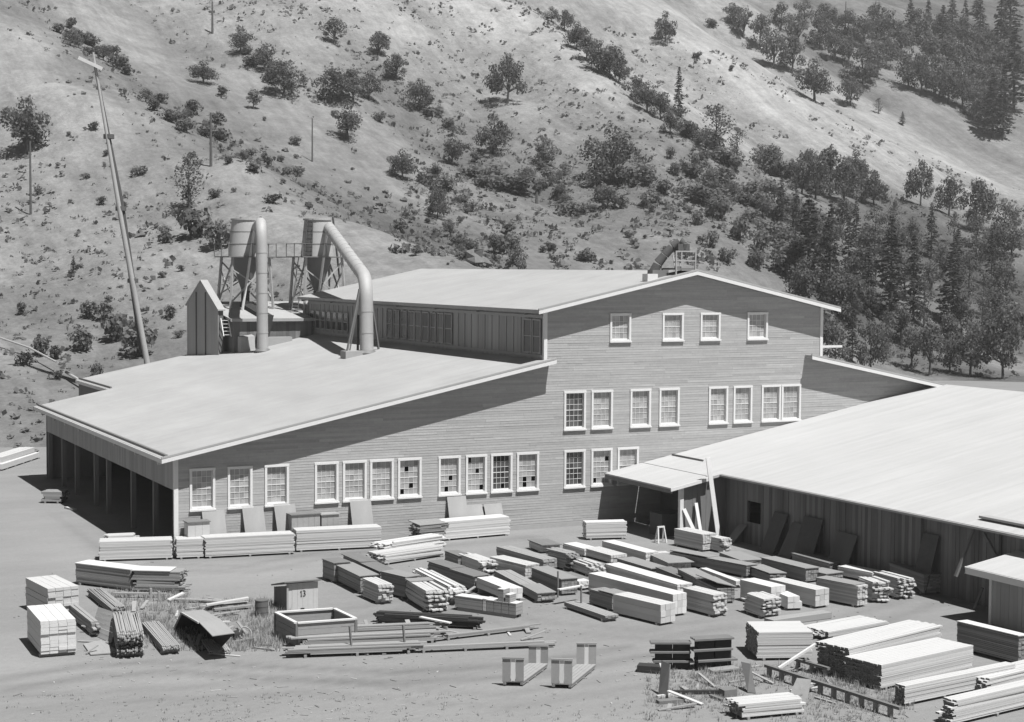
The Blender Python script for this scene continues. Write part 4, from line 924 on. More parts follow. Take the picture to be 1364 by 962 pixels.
cart('right lumber cart with lighter end boards and a white middle board', (734,917),(762,918),(768,891.5),(794,891.5),878,False,857)

# right foreground
def dark_rack(label, LB, RB, top, n, BLT):
    A = gz(*LB); B = gz(*RB); zt = zat(A, LB[0], top); d = (B-A)/np.linalg.norm(B-A); L = float(np.linalg.norm(B-A)); nn = np.array([-d[1],d[0],0]); K = gz(BLT[0],BLT[1],zt); dep = min(max(float((K-A)@nn),.5),1.2)
    t = thing('dark_rack', label, 'rack', A, 'dark racks of stacked boards in the right foreground')
    for k in range(n):
        z1 = zt*(k+1)/n; o = rl.uniform(-.1,.1)
        for j in range(3):
            m = MB(); P = [A+d*(o-.05)+nn*(dep*j/3+.006), A+d*(L+o+.05)+nn*(dep*j/3+.006), A+d*(L+o)+nn*(dep*(j+1)/3-.006), A+d*o+nn*(dep*(j+1)/3-.006)]; m.hexa([p+(0,0,z1-.07) for p in P], [p+(0,0,z1) for p in P]); m.build('board', m_coverd, t)
        for s in (.27,.74):  # black blocks put in as the shade between the boards
            m = MB(); P = [A+d*L*(s-.22)+nn*.15, A+d*L*(s+.22)+nn*.15, A+d*L*(s+.22)+nn*(dep-.1), A+d*L*(s-.22)+nn*(dep-.1)]; m.hexa([p+(0,0,zt*k/n+.001) for p in P], [p+(0,0,z1-.071) for p in P]); m.build('gap_shade', m_black2, t)
dark_rack('left dark rack of boards over black blocks standing for the shaded gaps', (871,893),(922,893),856,3,(869,853.5))
dark_rack('right dark rack of boards over black blocks standing for the shaded gaps', (929,895),(978,892),852,3,(925,847))
plank('broad dark board lying left of the dark racks', (850,889),(880,891),.5,.25,.13,.13,m_black2)
plank('dark beam on the ground before the broad dark board', (855,894),(884,896.5),.12,.1,.05,.05,m_black2)
def lean(label, b0, b1, t0, t1, z1, mat, name='leaning_board', cat='board', group=None, th=.04):
    a, b = gz(*b0), gz(*b1); c, e = gz(t1[0],t1[1],z1), gz(t0[0],t0[1],z1); P = [a,b,c,e]; m = MB(); nn = np.cross(P[1]-P[0],P[3]-P[0]); nn = nn/np.linalg.norm(nn)*th
    m.hexa(P,[q+nn for q in P]); return single(m,name,mat,label,cat,group)
lean('dark board standing before the left dark rack', (878,926),(890,930),(882,880),(893.5,885),1.1,m_coverd)
lean('dark board leaning before the right dark rack', (996,923),(1007,924),(987,882),(1000,885),.9,m_coverd)
lean('grey perforated board leaning on the long track beam', (1049,933),(1075,938),(1062,904),(1080.5,906),.62,m_grey)
plank('long dark beam lying between the two leaning dark boards', (892,922),(962,921.5),.14,.12,.08,.08,m_black2)
plank('short thick dark plank on the ground at the bottom edge', (876,935),(910,932),.3,.1,.06,.06,m_coverd)
plank('pale plank edge behind the short thick dark plank', (875,928),(898,925),.14,.08,.05,.05,m_fresh)
plank('small dark box-like timber beside the bottom pale stack', (961,923),(978,921),.4,.25,.13,.13,m_coverd)
plank('narrow board sloping beside the small dark timber', (946,926),(962,932),.14,.06,.08,.05,m_coverd)
plank('flat grey board lying before the right dark rack', (945,893),(981,889),.5,.06,.1,.12,m_grey)
RG = 'large pale stacks in the right foreground'
SU('large pale stack with a dark left end, leftmost of the right foreground', (1009,877),(1082,876),842.5,1.2,(968,828),'e',.05,group=RG)
SU('low pale stack behind the leftmost large stack', (1104,851),(1182,836),842,1.0,(1067,833.5),'e',.25,group=RG)
SU('big pale stack with posts at its dark end', (1131,903),(1252,871),863,1.2,(1090,853.5),'e',.12,group=RG)
SU('largest pale stack with a flush dark left end', (1174,917),(1296,889),886,1.2,(1133,872.5),'e',.05,group=RG)
SU('long pale stack reaching the right edge below the largest one', (1205,938),(1352,907),914,.8,(1189,911),'e',.04,group=RG)
SU('pale stack with a stepped dark end at the right edge', (1314,921),(1420,894),905,1.2,(1275,900),'e',.4,group=RG)
SU('bottom right pale stack with a broken dark end', (1271,964),(1430,926),934,1.2,(1234,934),'e',.25,group=RG)
SU('low pale stack at the bottom edge beside the leaning perforated board', (988,956),(1070,948),938,1.0,(958,930),'e',.2,group=RG)
SU('low plank bulkhead lying behind the leftmost large stack', (1030,834.5),(1108,823.5),826.5,.6,None,'a',.02,None,.3,.25,False,.02,None,'plank_bulkhead','bulkhead')
t = thing('track_beam', 'long low beam on short posts running diagonally through the weeds', 'beam', gz(1020,893))
A = gz(1020,886.5,.38); B = gz(1200,944,.38); L = np.linalg.norm(B-A)
m = MB(); m.bar(A,B,.16,.1); m.build('rail', m_post, t)
for k in range(10): q = A+(B-A)*(k+.3)/10; m = MB(); m.bx(q[0]-.07,q[0]+.07,q[1]-.07,q[1]+.07,0,.33); m.build('support_post', m_grey, t)
t = thing('track_beam', 'shorter low beam on posts behind the long diagonal one', 'beam', gz(1060,884))
A = gz(1059,878,.35); B = gz(1104,891,.35); m = MB(); m.bar(A,B,.14,.1); m.build('rail', m_post, t)
for k in (.1,.5,.9): q = A+(B-A)*k; m = MB(); m.bx(q[0]-.06,q[0]+.06,q[1]-.06,q[1]+.06,0,.3); m.build('support_post', m_grey, t)
plank('white pole leaning from the long diagonal beam up to the pale stack end', (1037,890.5),(1086,858.5),.09,.09,.42,1.0,m_bright,'leaning_pole','pole')

# panels leaning on the mill front
def wall_panel(label, x0, x1, ytop, mat, foot=-.75, name='leaning_sheet'):
    a = fy(x0,700,-.4)[0]; b = fy(x1,700,-.4)[0]; zt = fy((x0+x1)/2, ytop, -.12)[2]; sk = rl.uniform(-.12,.02)
    m = MB(); P = [(a,foot,0),(b,foot,0),(b+sk,-.12,zt),(a+sk,-.12,zt)]; m.hexa(P,[(x,y+.035,z) for x,y,z in P])
    return single(m,name,mat,label,'sheet','panels leaning on the mill front')
wall_panel('grey panel leaning under the gap between the first two windows', 272,302,680,m_wallshade)
wall_panel('grey panel leaning just right of the second mill window', 327,355,674,m_wallshade)
wall_panel('grey panel leaning under the third mill window', 370,398,671,m_wallshade)
wall_panel('tall grey panel leaning under the middle of the four-window group', 469,497,665,m_wallshade)
wall_panel('tallest grey panel leaning under the middle window group', 598,623,661,m_wallshade)
wall_panel('left of two shorter grey panels under the middle window group', 624.5,646.5,672,m_wallshade)
wall_panel('right of two shorter grey panels under the middle window group', 647.5,671,671,m_wallshade)
def wall_box(label, x0, x1, yt, mat, lid):
    a = fy(x0,700,-.9)[0]; b = fy(x1,700,-.9)[0]; zt = fy(x0,yt,-.95)[2]; t = thing('box', label, 'box', (a,-.9,0),'boxes along the mill front')
    n = max(2,int((b-a)/.3)); dx_ = (b-a)/n
    for k in range(n): m = MB(); m.bx(a+k*dx_+.004,a+(k+1)*dx_-.004,-.95,-.91,0,zt); m.build('plank', mat, t)
    for xw in (a,b-.04): m = MB(); m.bx(xw,xw+.04,-.905,-.25,0,zt); m.build('side_panel', mat, t)
    m = MB(); m.bx(a-.06,b+.04,-1.02,-.22,zt+.002,zt+.05); m.build('lid', lid, t)
wall_box('pale box with a dark lid beside the first panel at the mill corner', 250,279,697,m_fresh,m_coverd)
wall_box('wide grey box with a dark lid behind the long neat stack', 388,426,687,m_aged,m_coverd)
wall_box('narrower grey box next to the wide dark-lidded box', 428,451,686.5,m_aged,m_aged)

# boards and panels along the wing shed wall
WG = 'dark boards leaning on the wing shed wall'
for lab, x0, x1, yt, mt in (('dark board leaning just right of the wing shed window hole',1016,1034,680,m_darkwood),('narrow dark board second from the window hole',1040,1057,694,m_barnd),('broad dark panel third from the window hole',1059,1084,687,m_darkwood),('low broad dark panel in the middle of the wing shed wall',1104,1130,708,m_barnd),('dark door-like panel leaning towards the right of the wing shed wall',1217,1238,709,m_darkwood),('short dark board left of the wing shed window hole',970,980,695,m_barn)):
    y1_ = fx(x0,720,28.5)[1]; y0_ = fx(x1,720,28.5)[1]; zt = fx((x0+x1)/2,yt,28.95)[2]; m = MB(); s = .35 if x0 < 1050 else .1
    P = [(28.3,y1_,0),(28.3,y0_,0),(28.98,y0_-s,zt),(28.98,y1_-s,zt)]; m.hexa(P,[(x+.045,y,z) for x,y,z in P]); single(m,'leaning_board',mt,lab,'board',WG)
q0 = fx(1273,768,28.0); q1 = fx(1299,701,28.9); m = MB(); m.bar((28.0,q0[1],max(q0[2],.0)),(28.9,q1[1],q1[2]),.16,.1); single(m,'leaning_pole',m_post,'pale timber leaning slantwise against the right end of the wing shed wall','timber')
q0 = fx(1300,787,28.2); m = MB(); m.bar((28.1,q0[1],0),(28.3,q0[1]-.3,1.0),.14,.1); single(m,'stub_post',m_post,'short pale post standing at the foot of the wing shed wall','post')
q0 = gz(1287,779); m = MB(); m.bx(q0[0]-.1,q0[0]+.5,q0[1]-.35,q0[1]+.35,0,.3); single(m,'timber_block',m_aged,'pale timber block at the foot of the slanting timber','block')
# white planks at the porch
q_ = fx(958,712,28.05); A = np.array([28.05, q_[1], 0.0]); B = dp(943,610,depth(A)+.1); m = MB(); m.bar(A,B,.27,.06,(0,1,.2)); single(m,'tall_plank',m_trim,'tall white plank standing at the corner of porch and wing shed','plank')
for lab, a, b in (('longer of two white boards leaning on the porch front, tilted left',(928,707),(911,678)),('upright white board leaning on the porch front',(934,706),(927,670))):
    A = np.array([fy(a[0],a[1],-7.7)[0],-7.7,max(0,fy(a[0],a[1],-7.7)[2]-.3)]); Q = fy(b[0],b[1],-7.15); m = MB(); m.bar(A,Q,.2,.05,(0,1,.2)); single(m,'leaning_board',m_trim,lab,'board')
t = thing('sawhorse', 'small white sawhorse standing before the dark porch opening', 'sawhorse', gz(880,723)); q = gz(880,723); hz_ = zat(q,880,702)
m = MB(); m.bar(q+(-.22,.0,hz_),q+(.22,0,hz_),.1,.08); m.build('top_beam', m_trim, t)
for s in (-.18,.18):
    for e in (-.2,.2): m = MB(); m.bar(q+(s*1.4,e,0),q+(s,e*.15,hz_-.03),.07,.05); m.build('leg', m_trim, t)

# left edge
SU('pale timbers lying by the road at the left edge of the mill', (8,624),(54,609),610,1.6,None,'f',.7,None,.45,.35,group=None)
t = SU('low cart-like pile of boards on the road by the open bays', (55,668),(82,668.5),655,1.2,None,'g',.25,None,th=.14,z0=.12,group=None,name='board_pile',cat='board pile')
plank('pale timber on the road at the edge of the bay shadow', (88,676),(100,679),.25,.1,.06,.06,m_fresh)
A = hit(-8,462); B = hit(40,478); C_ = hit(75,497); Dd = hit(112,517)
m = MB(); m.tube([q+(0,0,1.0) for q in (A,B,C_)], .10, 8); single(m,'flume_pipe',m_log,'pale pipe running down the slope at the left edge','pipe',smooth=True)
m = MB(); m.tube([q+(0,0,.6) for q in (hit(88,505),hit(118,524))], .14, 8); single(m,'log',m_log,'peeled log lying on the slope behind the notch of the aisle roof','log',smooth=True)

# loose planks strewn about
rz_ = random.Random(77)
for (x0, y0, x1, y1, n, lab, grp) in ((120,800,330,872,26,'short loose plank strewn among the left foreground piles','loose planks in the left foreground'),(880,880,1150,945,24,'short loose plank strewn in the weeds by the long low beam','loose planks in the right foreground'),(390,838,720,872,12,'odd plank lying about the centre foreground board piles','loose planks in the centre foreground'),(600,740,1000,800,10,'odd board dropped between the yard rows','dropped boards between the yard rows')):
    for k in range(n):
        P = gz(rz_.uniform(x0,x1), rz_.uniform(y0,y1)); a = rz_.choice((rz_.gauss(1.5,.35), rz_.gauss(0,.35), rz_.uniform(0,3.1))); L = rz_.uniform(.35,1.5); d = np.array([math.cos(a), math.sin(a), 0])*L/2
        m = MB(); za = rz_.uniform(.02,.05); m.bar(P-d+(0,0,za), P+d+(0,0,za+rz_.choice((0,0,.12,.25))), rz_.uniform(.08,.2), .035); single(m, 'plank', rz_.choice((m_aged,m_fresh,m_grey,m_aged)), lab, 'plank', grp)
# ---------------------------------------------------------------- trees, shrubs, rocks
rt_ = random.Random(99)
def rdir(r):
    while True:
        v = np.array([r.uniform(-1,1) for _ in range(3)]); n = np.linalg.norm(v)
        if .1 < n < 1: return v/n
def leaf(mb, c, s, r, flat=0.0, nrm=None):
    a = rdir(r); b = rdir(r)
    if nrm is not None:                     # leaves of a clump mostly face outwards and up
        q = nrm+rdir(r)*.75+np.array([0,0,.35]); q = q/np.linalg.norm(q); a = a-q*(a@q); a = a/np.linalg.norm(a); b = np.cross(q, a)
    else: b = b-a*(a@b)
    b = b/np.linalg.norm(b)
    if flat: a = a*np.array([1,1,1-flat]); b = b*np.array([1,1,1-flat])
    a = a*s; b = b*s*r.uniform(.6,1)
    mb.add([c-a-b*.4, c+a*.3-b, c+a+b*.3, c-a*.2+b], [(0,1,2,3)])
def oak_mesh(seed, wide=.50, low=.12, n=16, per=120, ls=.023):
    r = random.Random(seed); cr = MB(); tk = MB(); lobes = []
    for k in range(n):
        a = r.uniform(0, 6.28); rr = wide*math.sqrt(r.uniform(0,1))*.72; z = low+.14+(1-low-.30)*r.uniform(0,1)*(1-.55*(rr/wide)**2)
        lobes.append((np.array([rr*math.cos(a), rr*math.sin(a), z]), r.choice((.09,.12,.15,.18,.21))))
    lobes.append((np.array([0,0,.84]), .16)); lobes.append((np.array([.03,.02,.62]), .2))
    for c, R in lobes:
        for i in range(int(per*R/.16)):
            d = rdir(r); d[2] = d[2]*.8
            leaf(cr, c+d*R*r.uniform(.55,1.12), ls*r.uniform(.6,1.4), r, 0, d)
    tk.tube([(0,0,-.04),(.01,.0,.14),(.02,.01,.3),(.0,.02,.55)], [.034,.027,.02,.008], 7)
    for c, R in lobes[:6]: tk.tube([(.015,.005,.2+.05*r.random()), tuple(c*.55+np.array([0,0,.12])), tuple(c)], [.015,.010,.004], 5)
    return cr, tk
def conifer_mesh(seed, wide=.19, bare=.12, whorls=27):
    r = random.Random(seed); cr = MB(); tk = MB()
    tk.tube([(0,0,-.03),(0,0,.4),(.003,0,1.0)], [.016,.011,.001], 7)
    for k in range(whorls):
        f = k/(whorls-1); z = bare+(1-bare)*f; R = wide*(1-f)**.75*(.55+.45*min(1, f*5+.2))*r.uniform(.75,1.15)+.008
        for b in range(7 if f < .8 else 5):
            if r.random() < .12: continue
            a = r.uniform(0, 6.28); L = R*r.uniform(.6,1.15); dz = -L*r.uniform(.05,.35)
            e = np.array([L*math.cos(a), L*math.sin(a), z+dz])
            tk.add([(0,0,z),(0,0,z+.004),tuple(e)], [(0,1,2)])
            for q in range(int(6+L*85)):
                t = r.uniform(.3,1.02); c = np.array([0,0,z])*(1-t)+e*t+np.array([r.uniform(-1,1),r.uniform(-1,1),r.uniform(-.5,.8)])*.014
                leaf(cr, c, .0155*r.uniform(.6,1.4), r, .35)
    return cr, tk
def poplar_mesh(seed):
    r = random.Random(seed); cr = MB(); tk = MB()
    tk.tube([(0,0,-.03),(.01,0,.4),(.02,.01,.9)], [.022,.015,.003], 7)
    for k in range(13):
        z = .22+.72*k/12; a = r.uniform(0,6.28); L = .2*math.sin(math.pi*(k+2.5)/16)+.03; c = np.array([L*.6*math.cos(a), L*.6*math.sin(a), z])
        tk.tube([(.01,0,z-.12), tuple(c)], [.009,.003], 5)
        for i in range(75): leaf(cr, c+rdir(r)*L*r.uniform(.2,.95)*np.array([1,1,.8]), .017*r.uniform(.6,1.4), r)
    return cr, tk
def shrub_mesh(seed, per=60, ls=.075):
    r = random.Random(seed); cr = MB(); tk = MB()
    for k in range(6):
        a = r.uniform(0,6.28); q = r.uniform(0,.42); c = np.array([q*math.cos(a), q*math.sin(a), r.uniform(.28,.62)]); R = r.uniform(.25,.4)
        tk.tube([(0,0,-.05), tuple(c)], [.03,.012], 4)
        for i in range(per): d = rdir(r); leaf(cr, c+d*R*r.uniform(.5,1.1)*np.array([1,1,.85]), ls*r.uniform(.6,1.3), r, 0, d)
    return cr, tk
KIND = {}
def reg(kind, gen, seeds, leafm, barkm=m_bark):
    KIND[kind] = [(a.mesh('crown', leafm), b.mesh('trunk', barkm)) for a, b in (gen(s) for s in seeds)]
reg('oak', oak_mesh, (1,2,3,4,5,6), m_leaf); reg('paleoak', lambda s: oak_mesh(s, .46, .10, 14, 95), (7,8,9,10), m_leafl)
reg('wide', lambda s: oak_mesh(s, .62, .10, 19, 125), (11,12,13), m_leaf)
reg('pine', conifer_mesh, (21,22,23,24,25), m_needle); reg('slim', lambda s: conifer_mesh(s, .13, .25, 22), (26,27), m_needle)
reg('poplar', poplar_mesh, (31,32,33), m_leafl); reg('shrub', shrub_mesh, (41,42,43,44), m_leaf); reg('brush', lambda s: shrub_mesh(s, 45, .07), (45,46,47), m_brush)
NAMES = dict(oak='oak_tree', paleoak='oak_tree', wide='oak_tree', pine='pine_tree', slim='pine_tree', poplar='poplar_tree', shrub='shrub', brush='shrub')
def tree(kind, px, py, hpx, label, group=None, sx=1.0, P=None):
    P = hit(px, py) if P is None else P; H = hpx*depth(P)/2207.0
    cr, tk = rt_.choice(KIND[kind]); nm = NAMES[kind]
    r = thing(nm, label, 'shrub' if nm == 'shrub' else 'tree', (P[0], P[1], P[2]-.02*H), group, rt_.uniform(0, 6.28)); r.scale = (H*sx, H*sx*rt_.uniform(.92,1.08), H)
    for n, me in (('crown', cr), ('trunk' if nm != 'shrub' else 'stems', tk)):
        o = bpy.data.objects.new(n, me); COL.objects.link(o); o.parent = r
    return r
# singled-out trees
for a in [
 ('oak',36,206,82,'broad pale oak at the left edge of the slope above a utility pole',None,.95),
 ('poplar',252,283,80,'tall pale tree above the dark bush left of the dust collectors',None,1.1),
 ('shrub',256,318,56,'dense dark bush below the tall pale tree left of the dust collectors',None,.85),
 ('brush',292,333,46,'dim rounded bush just left of the left dust collector'),
 ('oak',271,113,34,'small dark oak on the upper left spur, casting a shadow to its left',None,1.3),
 ('shrub',296,128,16,'small round bush right of the small dark oak on the upper left spur'),
 ('oak',320,72,40,'slanting oak at the top of the upper left tree string',None,1.0),
 ('paleoak',352,96,42,'second oak down the upper left tree string'),
 ('oak',378,128,50,'large oak low in the upper left tree string',None,1.2),
 ('paleoak',338,146,30,'pale rounded oak left of the upper left tree string'),
 ('oak',440,140,52,'left oak of the trio above the right dust collector',None,1.1),
 ('oak',470,136,48,'middle oak of the trio above the right dust collector',None,1.1),
 ('paleoak',492,134,44,'right oak of the trio above the right dust collector'),
 ('oak',462,186,54,'oak standing just below the trio on the central slope',None,.95),
 ('oak',504,74,34,'highest of two oaks in the upper centre above a patch of shade'),
 ('oak',527,110,40,'lower of two oaks in the upper centre above a patch of shade',None,1.0),
 ('paleoak',445,60,40,'faint pale oak near the top edge, left of centre',None,1.1),
 ('oak',560,150,46,'solitary oak on open grass left of the biggest hillside oak'),
 ('wide',676,138,70,'biggest hillside oak, alone on bright grass in the upper middle',None,.80),
 ('wide',657,206,60,'broad oak just below the biggest hillside oak',None,.85),
 ('paleoak',603,221,42,'pale oak with a dark shadow left of the broad oak',None,1.0),
 ('oak',536,240,44,'small oak with a slanting shadow above the mill roof, left of centre',None,.9),
 ('wide',583,292,46,'dark low oak just above the left end of the tall roof',None,.75),
 ('paleoak',726,222,40,'small flat-topped pale oak on a forked trunk in the centre',None,1.1),
 ('shrub',722,228,16,'dark bush at the foot of the small flat-topped oak'),
 ('wide',815,240,72,'large spreading oak on the slope above the ridge platform',None,.95),
 ('poplar',850,238,40,'thin pale tree right of the large spreading oak'),
 ('slim',904,156,66,'lone slim pine on the spur in the upper right of centre',None,1.0),
 ('poplar',955,212,74,'tall open poplar right of the lone slim pine',None,1.2),
 ('poplar',982,215,46,'short open poplar beside the tall open poplar',None,1.1),
 ('paleoak',1028,232,42,'small oak with a pale trunk below the bright spur'),
 ('wide',886,58,44,'dense oak clump at the top edge over the bright spur',None,.75),
 ('shrub',948,37,14,'flat bush alone on the high smooth grass near the top edge',None,1.3),
 ('shrub',929,80,12,'lower of two small bushes on the bright spur crest'),
 ('shrub',974,95,8,'tiny bush on the smooth grass below the upper wood'),
 ('pine',1202,167,18,'tiny lone conifer on the smooth right-hand grass slope',None,1.6),
 ('poplar',1170,152,22,'faint small bare tree left of the tiny lone conifer',None,1.2),
 ('oak',1085,136,62,'large oak at the lower edge of the upper right wood, shadow at its left',None,.95),
 ('oak',1133,142,42,'round oak right of the large one at the lower edge of the upper wood',None,.95),
 ('wide',1226,275,66,'big rounded oak in the row on the right slope',None,.60),
 ('oak',1264,288,56,'middle oak of the row on the right slope',None,.9),
 ('oak',1300,310,76,'tall oak with a clear trunk in the row on the right slope',None,.75),
 ('paleoak',1338,315,52,'oak at the right edge ending the row on the right slope'),
 ('pine',1076,392,140,'tall dark pine just right of the ridge of the mill',None,1.1),
 ('pine',1105,400,130,'second tall pine close behind the mill gable',None,.9),
 ('pine',1186,428,140,'widest tall pine right of the mill gable',None,1.25),
 ('pine',1216,432,118,'narrower pine right beside the widest one',None,1.0),
 ('pine',1268,438,116,'rightmost of the tall pines behind the wing roof',None,1.3),
 ('pine',1156,420,90,'shorter pine left of the widest tall pine',None,1.2),
 ('wide',1160,495,76,'broad pale-green tree standing over the right aisle roof',None,.62),
 ('paleoak',1112,488,66,'dim tree directly behind the right gable corner',None,.8),
 ('paleoak',1238,500,78,'tree over the right end of the aisle roof with a bare trunk',None,.7),
 ('paleoak',1292,502,78,'tree above the wing ridge with several thin trunks',None,.75),
 ('oak',1336,505,100,'shaded tree at the right edge above the wing roof',None,.6),
 ('paleoak',690,366,46,'dim small tree just above the middle of the tall roof',None,.8),
 ('slim',98,366,24,'tiny conifer alone on the left slope behind the shed',None,1.8),
 ('brush',118,424,30,'dark bush on the left slope left of the leaning mast, upper'),
 ('brush',140,428,32,'bush next to the upper dark one by the leaning mast'),
 ('brush',163,455,52,'large dry bush at the foot of the leaning mast',None,.9),
 ('brush',182,476,50,'dry bush right at the foot of the leaning mast'),
 ('brush',110,470,40,'dim bush left of the large dry one near the shed roof'),
 ('brush',227,425,22,'small bush left of the hoist house on the slope'),
 ('shrub',54,476,32,'dark bush above the pale pipe at the left edge',None,.8),
 ('shrub',73,480,24,'small dark bush right of the one above the pale pipe',None,.7),
 ('shrub',34,488,22,'low bush at the upper end of the pale pipe'),
 ('shrub',77,507,16,'small dark bush on the pale pipe at its lower end'),
 ('shrub',28,420,20,'isolated small bush high on the left edge of the near slope',None,.8),
 ('brush',128,505,24,'low bush just behind the notch of the aisle roof')]:
    tree(*a)
_on = 'first second third fourth fifth sixth seventh eighth ninth tenth eleventh twelfth thirteenth fourteenth fifteenth sixteenth seventeenth eighteenth nineteenth twentieth'.split()
_te = {20:'twenty',30:'thirty',40:'forty'}
ORD = _on + [(_te[n//10*10]+'-'+_on[n%10-1]) if n % 10 else _te[n//10*10].replace('ty','tieth') for n in range(21,50)]
# woods and strings of like trees
for i, (px, py, h) in enumerate(sorted(((752,42,30),(768,66,40),(782,82,42),(797,98,48),(812,104,46),(824,112,40),(846,136,36),(862,150,44),(880,160,40),(893,180,34),(735,30,22)))):
    tree('oak' if rt_.random() < .7 else 'paleoak', px, py, h, ORD[i]+' oak from the left in the string running down behind the bright central spur', 'oaks down the gully behind the bright spur', rt_.uniform(.85,1.15))
for i, (px, py, h) in enumerate(sorted(((990,52,46),(1012,68,52),(1030,92,60),(1055,98,55),(1062,62,48),(1092,66,50),(1112,82,46),(1130,88,42),(1150,112,58),(1168,104,52),(1180,92,54),(1100,42,40),(1150,62,44),(1040,40,40),(975,32,30),(1185,60,50),(1168,45,44),(1130,50,40),(1200,75,50),(1072,30,34)))):
    tree(rt_.choice(('oak','paleoak','oak','wide')), px, py, h, ORD[i]+' oak from the left in the upper wood above the smooth right-hand grass', 'oaks of the upper wood', rt_.uniform(.8,1.05))
for i, (px, py, h) in enumerate(sorted(((1210,120,62),(1228,126,60),(1246,130,62),(1264,140,58),(1282,146,60),(1300,160,58),(1316,172,60),(1290,110,60),(1262,98,58),(1235,92,56),(1310,128,60),(1325,150,62),(1338,110,60),(1250,66,50),(1282,72,54),(1312,88,56),(1222,58,50)))):
    tree(rt_.choice(('oak','wide','paleoak')), px, py, h, ORD[i]+' oak from the left in the dense wood at the upper right edge', 'oaks of the right-edge wood', rt_.uniform(.75,1.0))
for i, (px, py, h) in enumerate(sorted(((1255,80,72),(1285,66,66),(1332,92,100),(1322,184,86),(1336,186,92),(1212,46,48),(1305,60,66),(1345,60,90),(1268,44,50),(1236,36,40),(1350,150,110),(1345,8,40),(1300,22,40)))):
    tree('pine', px, py, h, ORD[i]+' pine from the left rising out of the wood at the upper right edge', 'pines of the right-edge wood', rt_.uniform(1.0,1.4))
for i, (px, py, h) in enumerate(sorted(((1068,258,60),(1086,266,64),(1106,262,72),(1124,272,62),(1148,270,60),(1164,276,48),(1140,246,50),(1078,236,40)))):
    tree(rt_.choice(('oak','wide')), px, py, h, ORD[i]+' dark oak from the left in the clump below the bright right-hand spur', 'dark oaks below the right-hand spur', rt_.uniform(.7,.95))
WOODM = [(1140,330,56),(1165,322,52),(1190,318,54),(1215,332,50),(1060,320,60),(1040,300,54),(1120,310,50),(1240,345,60),(1325,350,56),(1340,400,70),(1310,420,64),(1240,400,60),(1130,370,66),(1060,372,60),(1300,360,56),(1140,440,80),(1095,450,80),(1200,462,66),(1330,455,80),(1262,470,60),
 (1085,330,64),(1105,350,66),(1165,352,60),(1190,350,62),(1220,372,70),(1150,395,74),(1175,385,66),(1275,385,66),(1290,400,70),(1320,385,64),(1348,345,60),(1255,372,58),(1205,400,70),(1230,440,70),(1280,450,70),(1310,480,80),(1348,480,90),(1070,410,76),(1120,420,76),(1180,478,70),(1215,492,66),(1265,496,60),(1090,480,70),(1135,482,66),(1300,330,50),(1270,330,50)]
WOODM.sort()
for i, (px, py, h) in enumerate(WOODM):
    kd = rt_.choice(('oak','paleoak','paleoak','poplar','pine'))
    tree(kd, px, py, h*(1.25 if kd == 'pine' else .95), '%s %s from the left in the shady wood behind the right end of the mill' % (ORD[i], 'pine or oak'.split(' or ')[0 if kd == 'pine' else 1]), 'trees of the wood behind the mill', rt_.uniform(.75,1.0))
for i, (px, py, h) in enumerate(sorted(((960,292,40),(1000,268,34),(985,320,36),(1015,338,40),(945,330,30),(1008,360,34),(970,352,30),(930,300,24),(1040,365,40),(900,235,22),(925,225,24),(960,250,26)))):
    tree('brush', px, py, h, ORD[i]+' brush clump from the left on the shaded slope right of the platform', 'dry brush on the shaded slope', rt_.uniform(.7,1.0))
BR = []
while len(BR) < 70:
    px, py = rt_.uniform(560, 1060), rt_.uniform(215, 356)
    if py < 225+ (px-560)*.05: continue
    q_ = hit(px, py); s_, t_ = float((q_-CAMP) @ RGT), depth(q_)
    if streak(s_, t_) > rt_.uniform(-.1,.35): continue
    BR.append((px, py))
for px, py in BR: tree(rt_.choice(('brush','brush','paleoak','shrub')), px, py, rt_.uniform(12, 34), 'hazy brush thicket on the dim middle slope above the tall roof', 'brush thickets on the middle slope', rt_.uniform(.9,1.4))
for x0, y0, x1, y1, n, h0, h1 in ((75,45,170,95,16,14,26),(205,135,300,190,16,12,24),(300,190,400,245,12,8,18),(320,70,400,130,12,12,24),(560,120,620,215,10,10,20),(690,225,760,275,8,10,20),(905,165,990,235,14,14,30),(1010,215,1080,262,8,16,34),(925,240,1060,300,12,16,32)):
    for k in range(n):
        f = (k+rt_.random())/n; tree(rt_.choice(('brush','brush','shrub','paleoak')), x0+(x1-x0)*f+rt_.gauss(0,6), y0+(y1-y0)*f+rt_.gauss(0,7), rt_.uniform(h0, h1), 'dim brush in one of the dark bands running down the hillside', 'brush bands down the hillside', rt_.uniform(.9,1.6))
# dotted low shrubs
k = 0
while k < 120:
    px, py = rt_.uniform(20, 1060), rt_.uniform(60, 480)
    lowB = (540 < px < 1050 and 210 < py < 355); lowA = (px < 560 and py > 150 and py < 330+ (0 if px > 250 else 150))
    if not (lowB or (lowA and rt_.random() < .35)): continue
    if 250 < px < 500 and py > 280: continue
    P = hit(px, py)
    if P[2] < .5: continue
    tree(rt_.choice(('shrub','brush')), px, py, rt_.choice((4,5,6,7,9,11,14,18)), 'low dry shrub dotted on the open slope behind the mill', 'low shrubs dotted over the slope', rt_.uniform(.8,1.3), P=P); k += 1
